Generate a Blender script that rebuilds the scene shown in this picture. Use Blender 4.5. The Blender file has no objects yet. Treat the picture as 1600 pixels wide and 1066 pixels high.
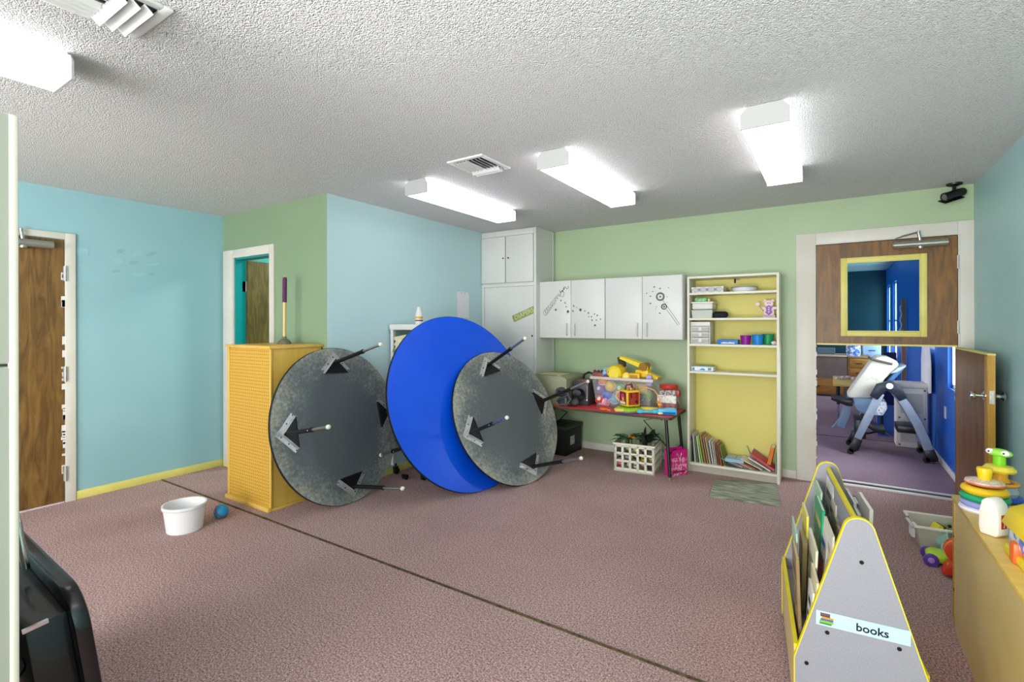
import bpy, bmesh, math, random
from mathutils import Matrix, Vector
random.seed(7)
PI = math.pi
# ------------------------------------------------------------------ camera, world, light, exposure
scn = bpy.context.scene
COL = scn.collection
cam_d = bpy.data.cameras.new('camera'); cam = bpy.data.objects.new('camera', cam_d); COL.objects.link(cam)
cam_d.sensor_width = 36.0; cam_d.lens = 36.0 * 772.0 / 1600.0
cam_d.shift_y = -27.0 / 1600.0
cam_d.clip_start = 0.02; cam_d.clip_end = 100
cam.matrix_world = (Matrix.Translation((0, 0, 1.383)) @ Matrix.Rotation(math.radians(32.93), 4, 'Z')
                    @ Matrix.Rotation(PI / 2, 4, 'X') @ Matrix.Rotation(-0.002, 4, 'Z'))
scn.camera = cam
scn.view_settings.view_transform = 'Standard'; scn.view_settings.look = 'None'
scn.view_settings.gamma = 1.0; scn.view_settings.use_curve_mapping = False
scn.view_settings.exposure = 0.38
EMIT = 2.7          # fluorescent diffusers
DAY = 160.0         # daylight through the rear windows
world = bpy.data.worlds.new('daylight'); scn.world = world; world.use_nodes = True
bg = world.node_tree.nodes['Background']; bg.inputs[0].default_value = (0.80, 0.92, 1.0, 1); bg.inputs[1].default_value = 3.0

def area_light(name, loc, rot, sx, sy, power, color=(1, 1, 1)):
    l = bpy.data.lights.new(name, 'AREA'); l.shape = 'RECTANGLE'; l.size = sx; l.size_y = sy; l.energy = power; l.color = color
    o = bpy.data.objects.new(name, l); COL.objects.link(o); o.location = loc; o.rotation_euler = rot
    return o
# daylight falling in through the rear windows (main room), and the side windows of the far room, plus added fill lamps
area_light('rear_daylight', (-1.9, -3.05, 1.5), (PI / 2, 0, 0), 3.8, 1.5, DAY, (1.0, 0.97, 0.93))
area_light('ceiling_fill', (-.9, -1.9, .5), (PI - .32, 0, .2), 2.4, 1.2, 185, (1.0, 0.985, 0.97))  # unseen upward lamp, added to brighten the ceiling
area_light('side_daylight', (1.25, 5.75, 1.45), (0, PI / 2, 0), 1.3, 0.7, 55, (0.86, 0.93, 1.0))
area_light('far_room_fill', (-4.7, 8.5, 1.5), (0, -PI / 2, 0), 1.4, 4.0, 110, (1.0, 0.98, 0.95))  # added fill for the blue wall; no window stands on this side
area_light('side_daylight', (1.25, 10.9, 1.45), (0, PI / 2, 0), 1.3, 1.6, 50, (0.75, 0.9, 1.0))

# ------------------------------------------------------------------ materials
def srgb(c):
    if isinstance(c, str):
        c = [int(c[i:i + 2], 16) / 255 for i in (0, 2, 4)]
    return tuple((x / 12.92 if x <= 0.04045 else ((x + 0.055) / 1.055) ** 2.4) for x in c) + (1,)
_mats = {}
def mat(name, c1, c2=None, rough=0.5, metal=0.0, scale=8.0, detail=3.0, stretch=None, lo=0.35, hi=0.65, bump=0.0, bscale=None, bdist=0.01,
        trans=0.0, alpha=1.0, emit=None, estr=0.0, coat=0.0, ior=1.45, sheen=0.0):
    if name in _mats: return _mats[name]
    m = bpy.data.materials.new(name); m.use_nodes = True; nt = m.node_tree; p = nt.nodes['Principled BSDF']
    p.inputs['Roughness'].default_value = rough; p.inputs['Metallic'].default_value = metal
    p.inputs['Transmission Weight'].default_value = trans; p.inputs['Alpha'].default_value = alpha
    p.inputs['Coat Weight'].default_value = coat; p.inputs['IOR'].default_value = ior
    p.inputs['Base Color'].default_value = srgb(c1)
    tc = None
    def coords(st):
        nonlocal tc
        if tc is None: tc = nt.nodes.new('ShaderNodeTexCoord')
        mp = nt.nodes.new('ShaderNodeMapping'); nt.links.new(tc.outputs['Object'], mp.inputs[0])
        if st: mp.inputs['Scale'].default_value = st
        return mp
    if c2 is not None:
        mp = coords(stretch); n = nt.nodes.new('ShaderNodeTexNoise'); n.inputs['Scale'].default_value = scale; n.inputs['Detail'].default_value = detail
        nt.links.new(mp.outputs[0], n.inputs['Vector'])
        r = nt.nodes.new('ShaderNodeValToRGB'); r.color_ramp.elements[0].position = lo; r.color_ramp.elements[1].position = hi
        r.color_ramp.elements[0].color = srgb(c1); r.color_ramp.elements[1].color = srgb(c2)
        nt.links.new(n.outputs[0], r.inputs[0]); nt.links.new(r.outputs[0], p.inputs['Base Color'])
    if bump:
        mp = coords(None); n = nt.nodes.new('ShaderNodeTexNoise'); n.inputs['Scale'].default_value = bscale or scale; n.inputs['Detail'].default_value = 4
        nt.links.new(mp.outputs[0], n.inputs['Vector'])
        b = nt.nodes.new('ShaderNodeBump'); b.inputs['Strength'].default_value = bump; b.inputs['Distance'].default_value = bdist
        nt.links.new(n.outputs[0], b.inputs['Height']); nt.links.new(b.outputs[0], p.inputs['Normal'])
    if emit:
        p.inputs['Emission Color'].default_value = srgb(emit); p.inputs['Emission Strength'].default_value = estr
    _mats[name] = m
    return m
def plain(c, rough=0.45, **k): return mat('paint_%s_%d' % (c if isinstance(c, str) else '_'.join('%.2f' % x for x in c), int(rough * 100)), c, rough=rough, **k)

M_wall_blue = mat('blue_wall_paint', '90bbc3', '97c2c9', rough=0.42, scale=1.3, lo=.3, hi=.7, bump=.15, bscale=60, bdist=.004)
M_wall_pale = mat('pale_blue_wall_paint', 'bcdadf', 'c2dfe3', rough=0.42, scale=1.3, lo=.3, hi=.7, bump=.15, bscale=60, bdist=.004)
M_wall_teal = mat('teal_blue_wall_paint', 'a6cdcd', 'add3d3', rough=0.42, scale=1.3, lo=.3, hi=.7, bump=.15, bscale=60, bdist=.004)
M_wall_green = mat('green_wall_paint', 'a8bd98', 'aec39e', rough=0.42, scale=1.3, lo=.3, hi=.7, bump=.15, bscale=60, bdist=.004)
M_wall_sage = mat('sage_wall_paint', '869c7c', '8ca282', rough=0.42, scale=1.3, lo=.3, hi=.7, bump=.15, bscale=60, bdist=.004)
M_wall_cream = mat('cream_wall_paint', 'd6d6cc', 'dcdcd2', rough=0.5, scale=1.3)
M_deep_blue = mat('deep_blue_wall_paint', '0860c4', '0a68cc', rough=0.4, scale=1.3, bump=.15, bscale=60, bdist=.004)
M_dark_teal = mat('dark_teal_wall_paint', '073440', '083c4a', rough=0.5, scale=1.3)
M_aqua = mat('aqua_wall_paint', '12b7b4', '16c4c0', rough=0.5, scale=1.3)
M_trim = mat('white_trim_paint', 'dedbd2', 'd6d2c6', rough=0.4, scale=3)
M_white = mat('white_laminate', 'dcdcd8', 'd6d6d3', rough=0.35, scale=2)
M_shelfwhite = mat('cream_laminate', 'e8e5d2', 'e2dfcb', rough=0.4, scale=2)
M_metalwhite = mat('white_enamel', 'e2e2e0', rough=0.4)
M_capgrey = mat('grey_enamel', 'b9b9b9', rough=0.45)
M_yellowtrim = mat('yellow_trim_paint', 'e3da7e', 'dad072', rough=0.45, scale=5)
M_yellowback = mat('yellow_board', 'dcd276', 'd6cb6c', rough=0.5, scale=1.0)
M_black = mat('black_plastic', '17171a', rough=0.35)
M_blackgloss = mat('black_gloss', '060708', '0d0e10', rough=0.25, scale=30, coat=.15)
M_blackmet = mat('black_metal', '1b1b1d', rough=0.4, metal=0.3)
M_chrome = mat('chrome', 'd8d8d8', rough=0.14, metal=1.0)
M_steel = mat('brushed_steel', 'b9b9b6', rough=0.3, metal=1.0)
M_closer = mat('silver_grey_paint', 'a4a59c', rough=.35, metal=.7)
M_threshold = mat('white_threshold', 'f2f0ea', rough=.5)
M_zinc = mat('zinc_plate', 'cfcfcf', 'bdbdbd', rough=0.4, metal=0.6, scale=20)
M_glass = mat('tinted_glass', '9fd0da', rough=0.0, trans=1.0, ior=1.05)

def wood(name, c1, c2, sc=(9, 9, 0.7), rough=0.4, s=3.0, coat=0.0, dist=1.5):
    if name in _mats: return _mats[name]
    m = bpy.data.materials.new(name); m.use_nodes = True; nt = m.node_tree; p = nt.nodes['Principled BSDF']
    tc = nt.nodes.new('ShaderNodeTexCoord'); mp = nt.nodes.new('ShaderNodeMapping'); mp.inputs['Scale'].default_value = sc
    n = nt.nodes.new('ShaderNodeTexNoise'); n.inputs['Scale'].default_value = s; n.inputs['Detail'].default_value = 6; n.inputs['Distortion'].default_value = dist
    r = nt.nodes.new('ShaderNodeValToRGB'); r.color_ramp.elements[0].position = .32; r.color_ramp.elements[1].position = .68
    r.color_ramp.elements[0].color = srgb(c1); r.color_ramp.elements[1].color = srgb(c2)
    nt.links.new(tc.outputs['Object'], mp.inputs[0]); nt.links.new(mp.outputs[0], n.inputs[0]); nt.links.new(n.outputs[0], r.inputs[0])
    nt.links.new(r.outputs[0], p.inputs['Base Color']); p.inputs['Roughness'].default_value = rough; p.inputs['Coat Weight'].default_value = coat
    _mats[name] = m; return m
M_doorwood = wood('brown_veneer', '573d18', '846330', sc=(6, 6, 0.9))
M_goldveneer = wood('golden_brown_veneer', '553606', '87590f', sc=(6, 6, 0.9))
M_closetwood = wood('olive_brown_veneer', '4f3c12', '75602a', sc=(6, 6, 1.2))
M_edgewood = wood('golden_edge_wood', 'a87c1e', 'c09638', sc=(12, 12, 1))
M_birch = wood('birch_plywood', 'cfb56e', 'dcc584', sc=(8, 1.2, 1.2), s=2, coat=.1)
M_birchedge = wood('birch_edge', 'b98f28', 'c9a03a', sc=(8, 8, 1))
M_oak = wood('oak_drawers', '8a5c22', 'a97a34', sc=(1, 6, 8))
M_pegside = wood('yellow_pine', 'd8ac48', 'e3bc5c', sc=(6, 6, .8), s=2)

def ceiling_mat():
    m = bpy.data.materials.new('popcorn_ceiling'); m.use_nodes = True; nt = m.node_tree; p = nt.nodes['Principled BSDF']
    p.inputs['Base Color'].default_value = srgb('e9e9e8'); p.inputs['Roughness'].default_value = .9
    tc = nt.nodes.new('ShaderNodeTexCoord'); n = nt.nodes.new('ShaderNodeTexNoise'); n.inputs['Scale'].default_value = 115; n.inputs['Detail'].default_value = 3
    v = nt.nodes.new('ShaderNodeTexVoronoi'); v.inputs['Scale'].default_value = 170
    a = nt.nodes.new('ShaderNodeMath'); a.operation = 'SUBTRACT'
    nt.links.new(tc.outputs['Object'], n.inputs[0]); nt.links.new(tc.outputs['Object'], v.inputs[0])
    nt.links.new(n.outputs[0], a.inputs[0]); s = nt.nodes.new('ShaderNodeMath'); s.operation = 'MULTIPLY'; s.inputs[1].default_value = .6
    nt.links.new(v.outputs['Distance'], s.inputs[0]); nt.links.new(s.outputs[0], a.inputs[1])
    b = nt.nodes.new('ShaderNodeBump'); b.inputs['Strength'].default_value = 1.0; b.inputs['Distance'].default_value = .014
    nt.links.new(a.outputs[0], b.inputs['Height']); nt.links.new(b.outputs[0], p.inputs['Normal'])
    return m
M_ceiling = ceiling_mat()
def carpet_mat(name, ca, cb, cc):
    m = bpy.data.materials.new(name); m.use_nodes = True; nt = m.node_tree; p = nt.nodes['Principled BSDF']
    p.inputs['Roughness'].default_value = 1.0; p.inputs['Specular IOR Level'].default_value = .1
    tc = nt.nodes.new('ShaderNodeTexCoord')
    n = nt.nodes.new('ShaderNodeTexNoise'); n.inputs['Scale'].default_value = 120; n.inputs['Detail'].default_value = 4; n.inputs['Roughness'].default_value = .95
    n2 = nt.nodes.new('ShaderNodeTexNoise'); n2.inputs['Scale'].default_value = 1.6; n2.inputs['Detail'].default_value = 5
    r = nt.nodes.new('ShaderNodeValToRGB'); e = r.color_ramp.elements; e[0].position = .40; e[1].position = .62
    e[0].color = srgb(ca); e[1].color = srgb(cc); k = e.new(.5); k.color = srgb(cb)
    mx = nt.nodes.new('ShaderNodeMixRGB'); mx.blend_type = 'MULTIPLY'; mx.inputs[0].default_value = .35
    r2 = nt.nodes.new('ShaderNodeValToRGB'); r2.color_ramp.elements[0].position = .35; r2.color_ramp.elements[1].position = .6
    r2.color_ramp.elements[0].color = (.72, .68, .66, 1); r2.color_ramp.elements[1].color = (1, 1, 1, 1)
    nt.links.new(tc.outputs['Object'], n.inputs[0]); nt.links.new(tc.outputs['Object'], n2.inputs[0])
    nt.links.new(n.outputs[0], r.inputs[0]); nt.links.new(n2.outputs[0], r2.inputs[0])
    nt.links.new(r.outputs[0], mx.inputs[1]); nt.links.new(r2.outputs[0], mx.inputs[2]); nt.links.new(mx.outputs[0], p.inputs['Base Color'])
    b = nt.nodes.new('ShaderNodeBump'); b.inputs['Strength'].default_value = .9; b.inputs['Distance'].default_value = .006
    nt.links.new(n.outputs[0], b.inputs['Height']); nt.links.new(b.outputs[0], p.inputs['Normal'])
    return m
M_carpet = carpet_mat('mauve_carpet', '6e4c4e', 'b89492', 'f2dcd4')
M_carpet2 = carpet_mat('violet_carpet', '6c5862', '98808a', 'bca6ae')

def disc_mat():
    m = bpy.data.materials.new('worn_table_underside'); m.use_nodes = True; nt = m.node_tree; p = nt.nodes['Principled BSDF']; N = nt.nodes.new; L = nt.links.new
    tc = N('ShaderNodeTexCoord'); ln = N('ShaderNodeVectorMath'); ln.operation = 'LENGTH'; L(tc.outputs['Object'], ln.inputs[0])
    def noise(sc, de, ro=.6):
        n = N('ShaderNodeTexNoise'); n.inputs['Scale'].default_value = sc; n.inputs['Detail'].default_value = de; n.inputs['Roughness'].default_value = ro; L(tc.outputs['Object'], n.inputs[0]); return n
    def mad(a, b, c):
        q = N('ShaderNodeMath'); q.operation = 'MULTIPLY_ADD'; L(a, q.inputs[0]); q.inputs[1].default_value = b
        if isinstance(c, float): q.inputs[2].default_value = c
        else: L(c, q.inputs[2])
        return q.outputs[0]
    n = noise(3.2, 4); n2 = noise(38, 8, .75)
    v = mad(ln.outputs['Value'], 2.3, mad(n.outputs[0], 1.4, mad(n2.outputs[0], 1.9, -2.45)))   # dirt gathers towards the rim
    r = N('ShaderNodeValToRGB'); e = r.color_ramp.elements; e[0].position = .12; e[1].position = .80; e[0].color = srgb('5a6164'); e[1].color = srgb('aaab9b')
    k = e.new(.38); k.color = srgb('737976')
    L(v, r.inputs[0]); L(r.outputs[0], p.inputs['Base Color']); p.inputs['Roughness'].default_value = .5
    return m
M_under = disc_mat()
M_bluetop = mat('cobalt_laminate', '0050e2', '0458ea', rough=0.32, scale=2)
M_rubber = mat('black_edge_band', '0d1018', rough=.5)
def peg_mat():
    m = bpy.data.materials.new('pegboard'); m.use_nodes = True; nt = m.node_tree; p = nt.nodes['Principled BSDF']; N = nt.nodes.new; L = nt.links.new
    tc = N('ShaderNodeTexCoord'); mp = N('ShaderNodeVectorMath'); mp.operation = 'SCALE'; mp.inputs['Scale'].default_value = 1 / .0254; L(tc.outputs['Object'], mp.inputs[0])
    fr = N('ShaderNodeVectorMath'); fr.operation = 'FRACTION'; L(mp.outputs[0], fr.inputs[0])
    sb = N('ShaderNodeVectorMath'); sb.operation = 'SUBTRACT'; sb.inputs[1].default_value = (.5, .5, .5); L(fr.outputs[0], sb.inputs[0])
    ml = N('ShaderNodeVectorMath'); ml.operation = 'MULTIPLY'; ml.inputs[1].default_value = (1, 0, 1); L(sb.outputs[0], ml.inputs[0])
    ln = N('ShaderNodeVectorMath'); ln.operation = 'LENGTH'; L(ml.outputs[0], ln.inputs[0])
    lt = N('ShaderNodeMath'); lt.operation = 'LESS_THAN'; lt.inputs[1].default_value = .17; L(ln.outputs['Value'], lt.inputs[0])
    mx = N('ShaderNodeMixRGB'); mx.inputs[1].default_value = srgb('d4a63f'); mx.inputs[2].default_value = srgb('6b4c14'); L(lt.outputs[0], mx.inputs[0])
    L(mx.outputs[0], p.inputs['Base Color']); p.inputs['Roughness'].default_value = .5
    return m
M_peg = peg_mat()

# ------------------------------------------------------------------ mesh helpers
def frame(o, z, x=None):
    """matrix with origin o, local Z along z, local X near x"""
    z = Vector(z).normalized(); x = Vector(x) if x is not None else (Vector((1, 0, 0)) if abs(z.x) < .9 else Vector((0, 1, 0)))
    y = z.cross(x).normalized(); x = y.cross(z).normalized()
    m = Matrix((x, y, z)).transposed().to_4x4(); m.translation = Vector(o); return m
def TR(x, y, z, rz=0, rx=0, ry=0):
    return Matrix.Translation((x, y, z)) @ Matrix.Rotation(rz, 4, 'Z') @ Matrix.Rotation(ry, 4, 'Y') @ Matrix.Rotation(rx, 4, 'X')
class MB:
    def __init__(s, M=None): s.v = []; s.f = []; s.M = M or Matrix.Identity(4)
    def add(s, vs, fs, M=None):
        T = s.M @ M if M is not None else s.M; b = len(s.v)
        s.v += [T @ Vector(p) for p in vs]; s.f += [[i + b for i in f] for f in fs]; return s
    def box(s, x0, x1, y0, y1, z0, z1, M=None):
        return s.add([(x0, y0, z0), (x1, y0, z0), (x1, y1, z0), (x0, y1, z0), (x0, y0, z1), (x1, y0, z1), (x1, y1, z1), (x0, y1, z1)],
                     [(0, 3, 2, 1), (4, 5, 6, 7), (0, 1, 5, 4), (1, 2, 6, 5), (2, 3, 7, 6), (3, 0, 4, 7)], M)
    def rbox(s, x0, x1, y0, y1, z0, z1, r=.01, M=None, seg=2):
        """box with rounded edges"""
        bm = bmesh.new(); bmesh.ops.create_cube(bm, size=1)
        for v in bm.verts: v.co = Vector(((x0 + x1) / 2 + v.co.x * (x1 - x0), (y0 + y1) / 2 + v.co.y * (y1 - y0), (z0 + z1) / 2 + v.co.z * (z1 - z0)))
        bmesh.ops.bevel(bm, geom=list(bm.edges), offset=r, segments=seg, profile=.5, affect='EDGES')
        bm.verts.index_update(); s.add([v.co.copy() for v in bm.verts], [[v.index for v in f.verts] for f in bm.faces], M); bm.free(); return s
    def cyl(s, p0, p1, r0, r1=None, n=12, cap=True, M=None):
        r1 = r0 if r1 is None else r1; p0 = Vector(p0); p1 = Vector(p1); F = frame(p0, p1 - p0); h = (p1 - p0).length; vs = []
        for z, r in ((0, r0), (h, r1)):
            vs += [F @ Vector((r * math.cos(2 * PI * i / n), r * math.sin(2 * PI * i / n), z)) for i in range(n)]
        fs = [(i, (i + 1) % n, n + (i + 1) % n, n + i) for i in range(n)]
        if cap: fs += [tuple(range(n - 1, -1, -1)), tuple(range(n, 2 * n))]
        return s.add(vs, fs, M)
    def tube(s, pts, r, n=8, M=None, closed=False):
        pts = [Vector(p) for p in pts]; k = len(pts); rs = r if isinstance(r, (list, tuple)) else [r] * k; vs = []; px = None
        for i, p in enumerate(pts):
            if closed: d = pts[(i + 1) % k] - pts[i - 1]
            else: d = pts[min(i + 1, k - 1)] - pts[max(i - 1, 0)]
            F = frame(p, d, px); px = F.to_3x3().col[0]
            vs += [F @ Vector((rs[i] * math.cos(2 * PI * j / n), rs[i] * math.sin(2 * PI * j / n), 0)) for j in range(n)]
        fs = []
        for i in range(k if closed else k - 1):
            a = i * n; b = ((i + 1) % k) * n
            fs += [(a + j, a + (j + 1) % n, b + (j + 1) % n, b + j) for j in range(n)]
        if not closed: fs += [tuple(range(n - 1, -1, -1)), tuple(range((k - 1) * n, k * n))]
        return s.add(vs, fs, M)
    def lathe(s, prof, n=24, M=None, closed=False):
        vs = []; k = len(prof)
        for r, z in prof: vs += [(max(r, 1e-5) * math.cos(2 * PI * i / n), max(r, 1e-5) * math.sin(2 * PI * i / n), z) for i in range(n)]
        fs = []
        for j in range(k if closed else k - 1):
            a = j * n; b = ((j + 1) % k) * n
            fs += [(a + i, a + (i + 1) % n, b + (i + 1) % n, b + i) for i in range(n)]
        if not closed:
            if prof[0][0] > 1e-4: fs.append(tuple(range(n - 1, -1, -1)))
            if prof[-1][0] > 1e-4: fs.append(tuple(range((k - 1) * n, k * n)))
        return s.add(vs, fs, M)
    def prism(s, poly, z0, z1, M=None):
        n = len(poly); vs = [(x, y, z0) for x, y in poly] + [(x, y, z1) for x, y in poly]
        return s.add(vs, [tuple(range(n - 1, -1, -1)), tuple(range(n, 2 * n))] + [(i, (i + 1) % n, n + (i + 1) % n, n + i) for i in range(n)], M)
    def ball(s, c, r, n=12, m=8, M=None):
        rx, ry, rz = (r, r, r) if not isinstance(r, (tuple, list)) else r; vs = [(c[0], c[1], c[2] - rz)]
        for j in range(1, m):
            a = -PI / 2 + PI * j / m
            vs += [(c[0] + rx * math.cos(a) * math.cos(2 * PI * i / n), c[1] + ry * math.cos(a) * math.sin(2 * PI * i / n), c[2] + rz * math.sin(a)) for i in range(n)]
        vs.append((c[0], c[1], c[2] + rz)); t = len(vs) - 1; fs = [(0, 1 + (i + 1) % n, 1 + i) for i in range(n)]
        for j in range(m - 2):
            a = 1 + j * n; b = a + n; fs += [(a + i, a + (i + 1) % n, b + (i + 1) % n, b + i) for i in range(n)]
        a = 1 + (m - 2) * n; fs += [(a + i, a + (i + 1) % n, t) for i in range(n)]
        return s.add(vs, fs, M)
    def torus(s, c, R, r, n=24, m=10, M=None, sz=1.0):
        return s.lathe([(R + r * math.cos(2 * PI * j / m), c[2] + sz * r * math.sin(2 * PI * j / m)) for j in range(m)], n, (M or Matrix.Identity(4)) @ Matrix.Translation((c[0], c[1], 0)), closed=True)
    def build(s, name, m, parent=None, bevel=0.0, smooth=35, label=None):
        me = bpy.data.meshes.new(name); me.from_pydata([tuple(p) for p in s.v], [], s.f); me.update()
        bm = bmesh.new(); bm.from_mesh(me); bmesh.ops.recalc_face_normals(bm, faces=bm.faces)
        if bevel: bmesh.ops.bevel(bm, geom=[e for e in bm.edges if len(e.link_faces) == 2 and e.calc_face_angle(0) > .6], offset=bevel, segments=2, profile=.5, affect='EDGES')
        bm.to_mesh(me); bm.free()
        if smooth:
            me.shade_smooth(); me.set_sharp_from_angle(angle=math.radians(smooth))
        for q in (m if isinstance(m, (list, tuple)) else [m]): me.materials.append(q)
        o = bpy.data.objects.new(name, me); COL.objects.link(o)
        if parent is not None: o.parent = parent
        if label: o['label'] = label
        return o
def tag(o, label, cat, group=None):
    o['label'] = label; o['category'] = cat
    if group: o['group'] = group
    return o
def thing(name, label, cat, loc=(0, 0, 0), rz=0.0, group=None, M=None):
    o = bpy.data.objects.new(name, None); COL.objects.link(o); o.empty_display_size = .1
    if M is not None: o.matrix_world = M
    else: o.location = loc; o.rotation_euler = (0, 0, rz)
    return tag(o, label, cat, group)
def struct(name, mb, m, parent=None, **k):
    o = mb.build(name, m, parent, **k)
    if parent is None: o['kind'] = 'structure'
    return o
def copy_thing(root, M=None, loc=None, rz=None, label=None):
    r = root.copy(); COL.objects.link(r)
    if M is not None: r.matrix_world = M
    if loc is not None: r.location = loc
    if rz is not None: r.rotation_euler = (0, 0, rz)
    if label: r['label'] = label
    for ch in list(root.children):
        c = ch.copy(); COL.objects.link(c); c.parent = r
        for g in list(ch.children):
            d = g.copy(); COL.objects.link(d); d.parent = c
    return r
def text_mesh(name, s, size, m, parent, M, depth=.0008, bold=0.0, align='CENTER'):
    c = bpy.data.curves.new(name, 'FONT'); c.body = s; c.size = size; c.extrude = depth; c.align_x = align; c.align_y = 'CENTER'; c.offset = bold; c.resolution_u = 3
    t = bpy.data.objects.new('tmp', c); COL.objects.link(t); bpy.context.view_layer.update()
    me = bpy.data.meshes.new_from_object(t.evaluated_get(bpy.context.evaluated_depsgraph_get())); bpy.data.objects.remove(t)
    me.transform(M); me.materials.clear(); me.materials.append(m); me.name = name
    o = bpy.data.objects.new(name, me); COL.objects.link(o)
    if parent is not None: o.parent = parent
    return o
def arc(cx, cy, r, a0, a1, n=8):
    return [(cx + r * math.cos(a0 + (a1 - a0) * i / n), cy + r * math.sin(a0 + (a1 - a0) * i / n)) for i in range(n + 1)]
def rrect(x0, x1, y0, y1, r, n=5):
    return arc(x1 - r, y0 + r, r, -PI / 2, 0, n) + arc(x1 - r, y1 - r, r, 0, PI / 2, n) + arc(x0 + r, y1 - r, r, PI / 2, PI, n) + arc(x0 + r, y0 + r, r, PI, 1.5 * PI, n)
FY = Matrix.Rotation(PI / 2, 4, 'X')       # local XY -> world XZ facing -Y  (x, y, z) -> (x, -z, y)
FX = Matrix.Rotation(PI / 2, 4, 'Z') @ FY   # local XY -> world YZ facing +X  (x, y, z) -> (z, x, y)

# ------------------------------------------------------------------ room shell
XL, XM, XR, YA, YG, H, YB = -5.02, -3.42, .905, 2.535, 5.06, 2.44, -2.6
struct('floor', MB().box(XL - .1, XR + .1, YB - .1, YG + .1, -.06, 0), M_carpet)
struct('ceiling', MB().box(XL - .1, XR + .1, YB - .1, YG + .06, H, H + .06), M_ceiling)
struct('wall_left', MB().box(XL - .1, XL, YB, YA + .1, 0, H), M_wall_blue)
struct('wall_alcove', MB().box(XL - .1, -4.81, YA, YA + .1, 0, H).box(-4.21, XM, YA, YA + .1, 0, H).box(-4.81, -4.21, YA, YA + .1, 2.015, H), M_wall_sage)
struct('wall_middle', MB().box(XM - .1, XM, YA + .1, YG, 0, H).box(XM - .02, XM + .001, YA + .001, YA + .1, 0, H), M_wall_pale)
struct('wall_back', MB().box(XM - .1, -.116, YG, YG + .1, 0, H).box(.812, XR + .1, YG, YG + .1, 0, H).box(-.116, .812, YG, YG + .1, 2.06, H), M_wall_green)
struct('wall_right', MB().box(XR, XR + .1, YB, YG + .1, 0, H), M_wall_teal)
w = MB().box(XL, -3.8, YB - .1, YB, 0, H).box(0, XR, YB - .1, YB, 0, H).box(-3.8, 0, YB - .1, YB, 0, .75).box(-3.8, 0, YB - .1, YB, 2.25, H)
struct('wall_rear', w, M_wall_cream)
wf = MB()
for x in (-3.8, -2.53, -1.27, -.04): wf.box(x, x + .04, YB - .07, YB - .02, .75, 2.25)
for z in (.75, 1.48, 2.21): wf.box(-3.8, 0, YB - .07, YB - .02, z, z + .04)
struct('window_1', wf, M_trim)
# baseboards
def baseboard(name, x0, x1, y0, y1, m, h=.066): return struct(name, MB().box(x0, x1, y0, y1, 0, h), m, bevel=.004)
baseboard('baseboard_left', XL, XL + .014, 1.402, YA, M_yellowtrim)
baseboard('baseboard_alcove', -4.14, XM - .02, YA - .014, YA, M_yellowtrim)
baseboard('baseboard_middle', XM, XM + .014, YA, 4.64, M_yellowtrim)
baseboard('baseboard_back', -2.68, -.268, YG - .014, YG, M_trim, .075)
baseboard('baseboard_right', XR - .014, XR, YB, YG - .02, M_trim, .075)
struct('trim_1', MB().box(-4.995, -4.885, YA - .018, YA - .0005, 0, .03), M_yellowtrim)
# long seam in the carpet
struct('trim_2', MB().box(XL + .015, XR - .3, 1.985, 1.995, 0, .003).box(XL + .015, XR - .3, 1.9955, 1.999, 0, .0045), mat('seam_fray', '3f3326', '6a5a3c', scale=40, rough=1))

# left door in blue wall
d1 = struct('door_1', MB().box(XL, XL + .012, .38, 1.33, .015, 2.04), M_doorwood)
struct('door_frame', MB().box(XL, XL + .02, 1.335, 1.40, 0, 2.095).box(XL, XL + .02, .3, 1.335, 2.045, 2.095).box(XL, XL + .02, .3, .37, 0, 2.05), M_trim, d1, bevel=.003)
struct('threshold', MB().box(XL, XL + .016, .38, 1.33, 0, .012), mat('worn_threshold', 'c7a9c0', 'd9d0d0', scale=20, rough=.6), d1)
chip = MB()
for i in range(26):
    z = random.choice([random.uniform(.15, 1.0), random.uniform(.9, 1.3), random.uniform(1.5, 1.8)]); h_ = random.uniform(.01, .07)
    chip.box(XL + .0125, XL + .0155, 1.326 - random.uniform(.004, .016), 1.336, z, z + h_)
struct('paint_chips', chip, M_metalwhite, d1)
for z in (1.78, 1.0, .225):
    hg = MB().box(XL + .02, XL + .026, 1.322, 1.35, z - .055, z + .055).cyl((XL + .028, 1.333, z - .06), (XL + .028, 1.333, z + .06), .007, n=8)
    struct('hinge', hg, M_zinc, d1)
def door_closer(label, M):
    """local x along the door, y out of it, z up; origin at the tube centre"""
    t = thing('door_closer', label, 'door closer', M=M)
    MB().rbox(-.16, .15, .0, .03, -.018, .018, .006).build('mounting_plate', M_capgrey, t)
    MB().cyl((-.165, .045, 0), (.165, .045, 0), .028, n=20).cyl((.165, .045, 0), (.172, .045, 0), .020, n=12).build('cylinder_body', M_closer, t)
    MB().lathe([(.0, -.045), (.020, -.04), (.024, -.030), (.024, -.02)], 14, TR(0, .04, 0)).build('pinion_cap', M_steel, t)
    MB().cyl((0, .04, .018), (.012, .05, .085), .014, .010, n=12).tube([(.012, .05, .09), (.11, .03, .07)], .007, n=6).tube([(.11, .03, .07), (.15, .004, .06)], .006, n=6).cyl((.012, .05, .08), (.012, .05, .1), .012, n=10).build('arm', M_steel, t)
    return t
door_closer('grey cylindrical door closer at top of the left brown door', TR(XL + .012, 1.09, 1.985, rz=-PI / 2))
# faint patch plate on the left wall
pt = MB(); pt.prism(rrect(1.405, 1.485, 1.93, 1.99, .01), .0003, .003, Matrix.Translation((XL, 0, 0)) @ FX)
tag(pt.build('patch_plate', mat('patched_paint', '9bcdd0', '8fbfc4', scale=12, rough=.5)), 'small painted-over plate on blue wall beside the left door frame', 'wall plate')

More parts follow.
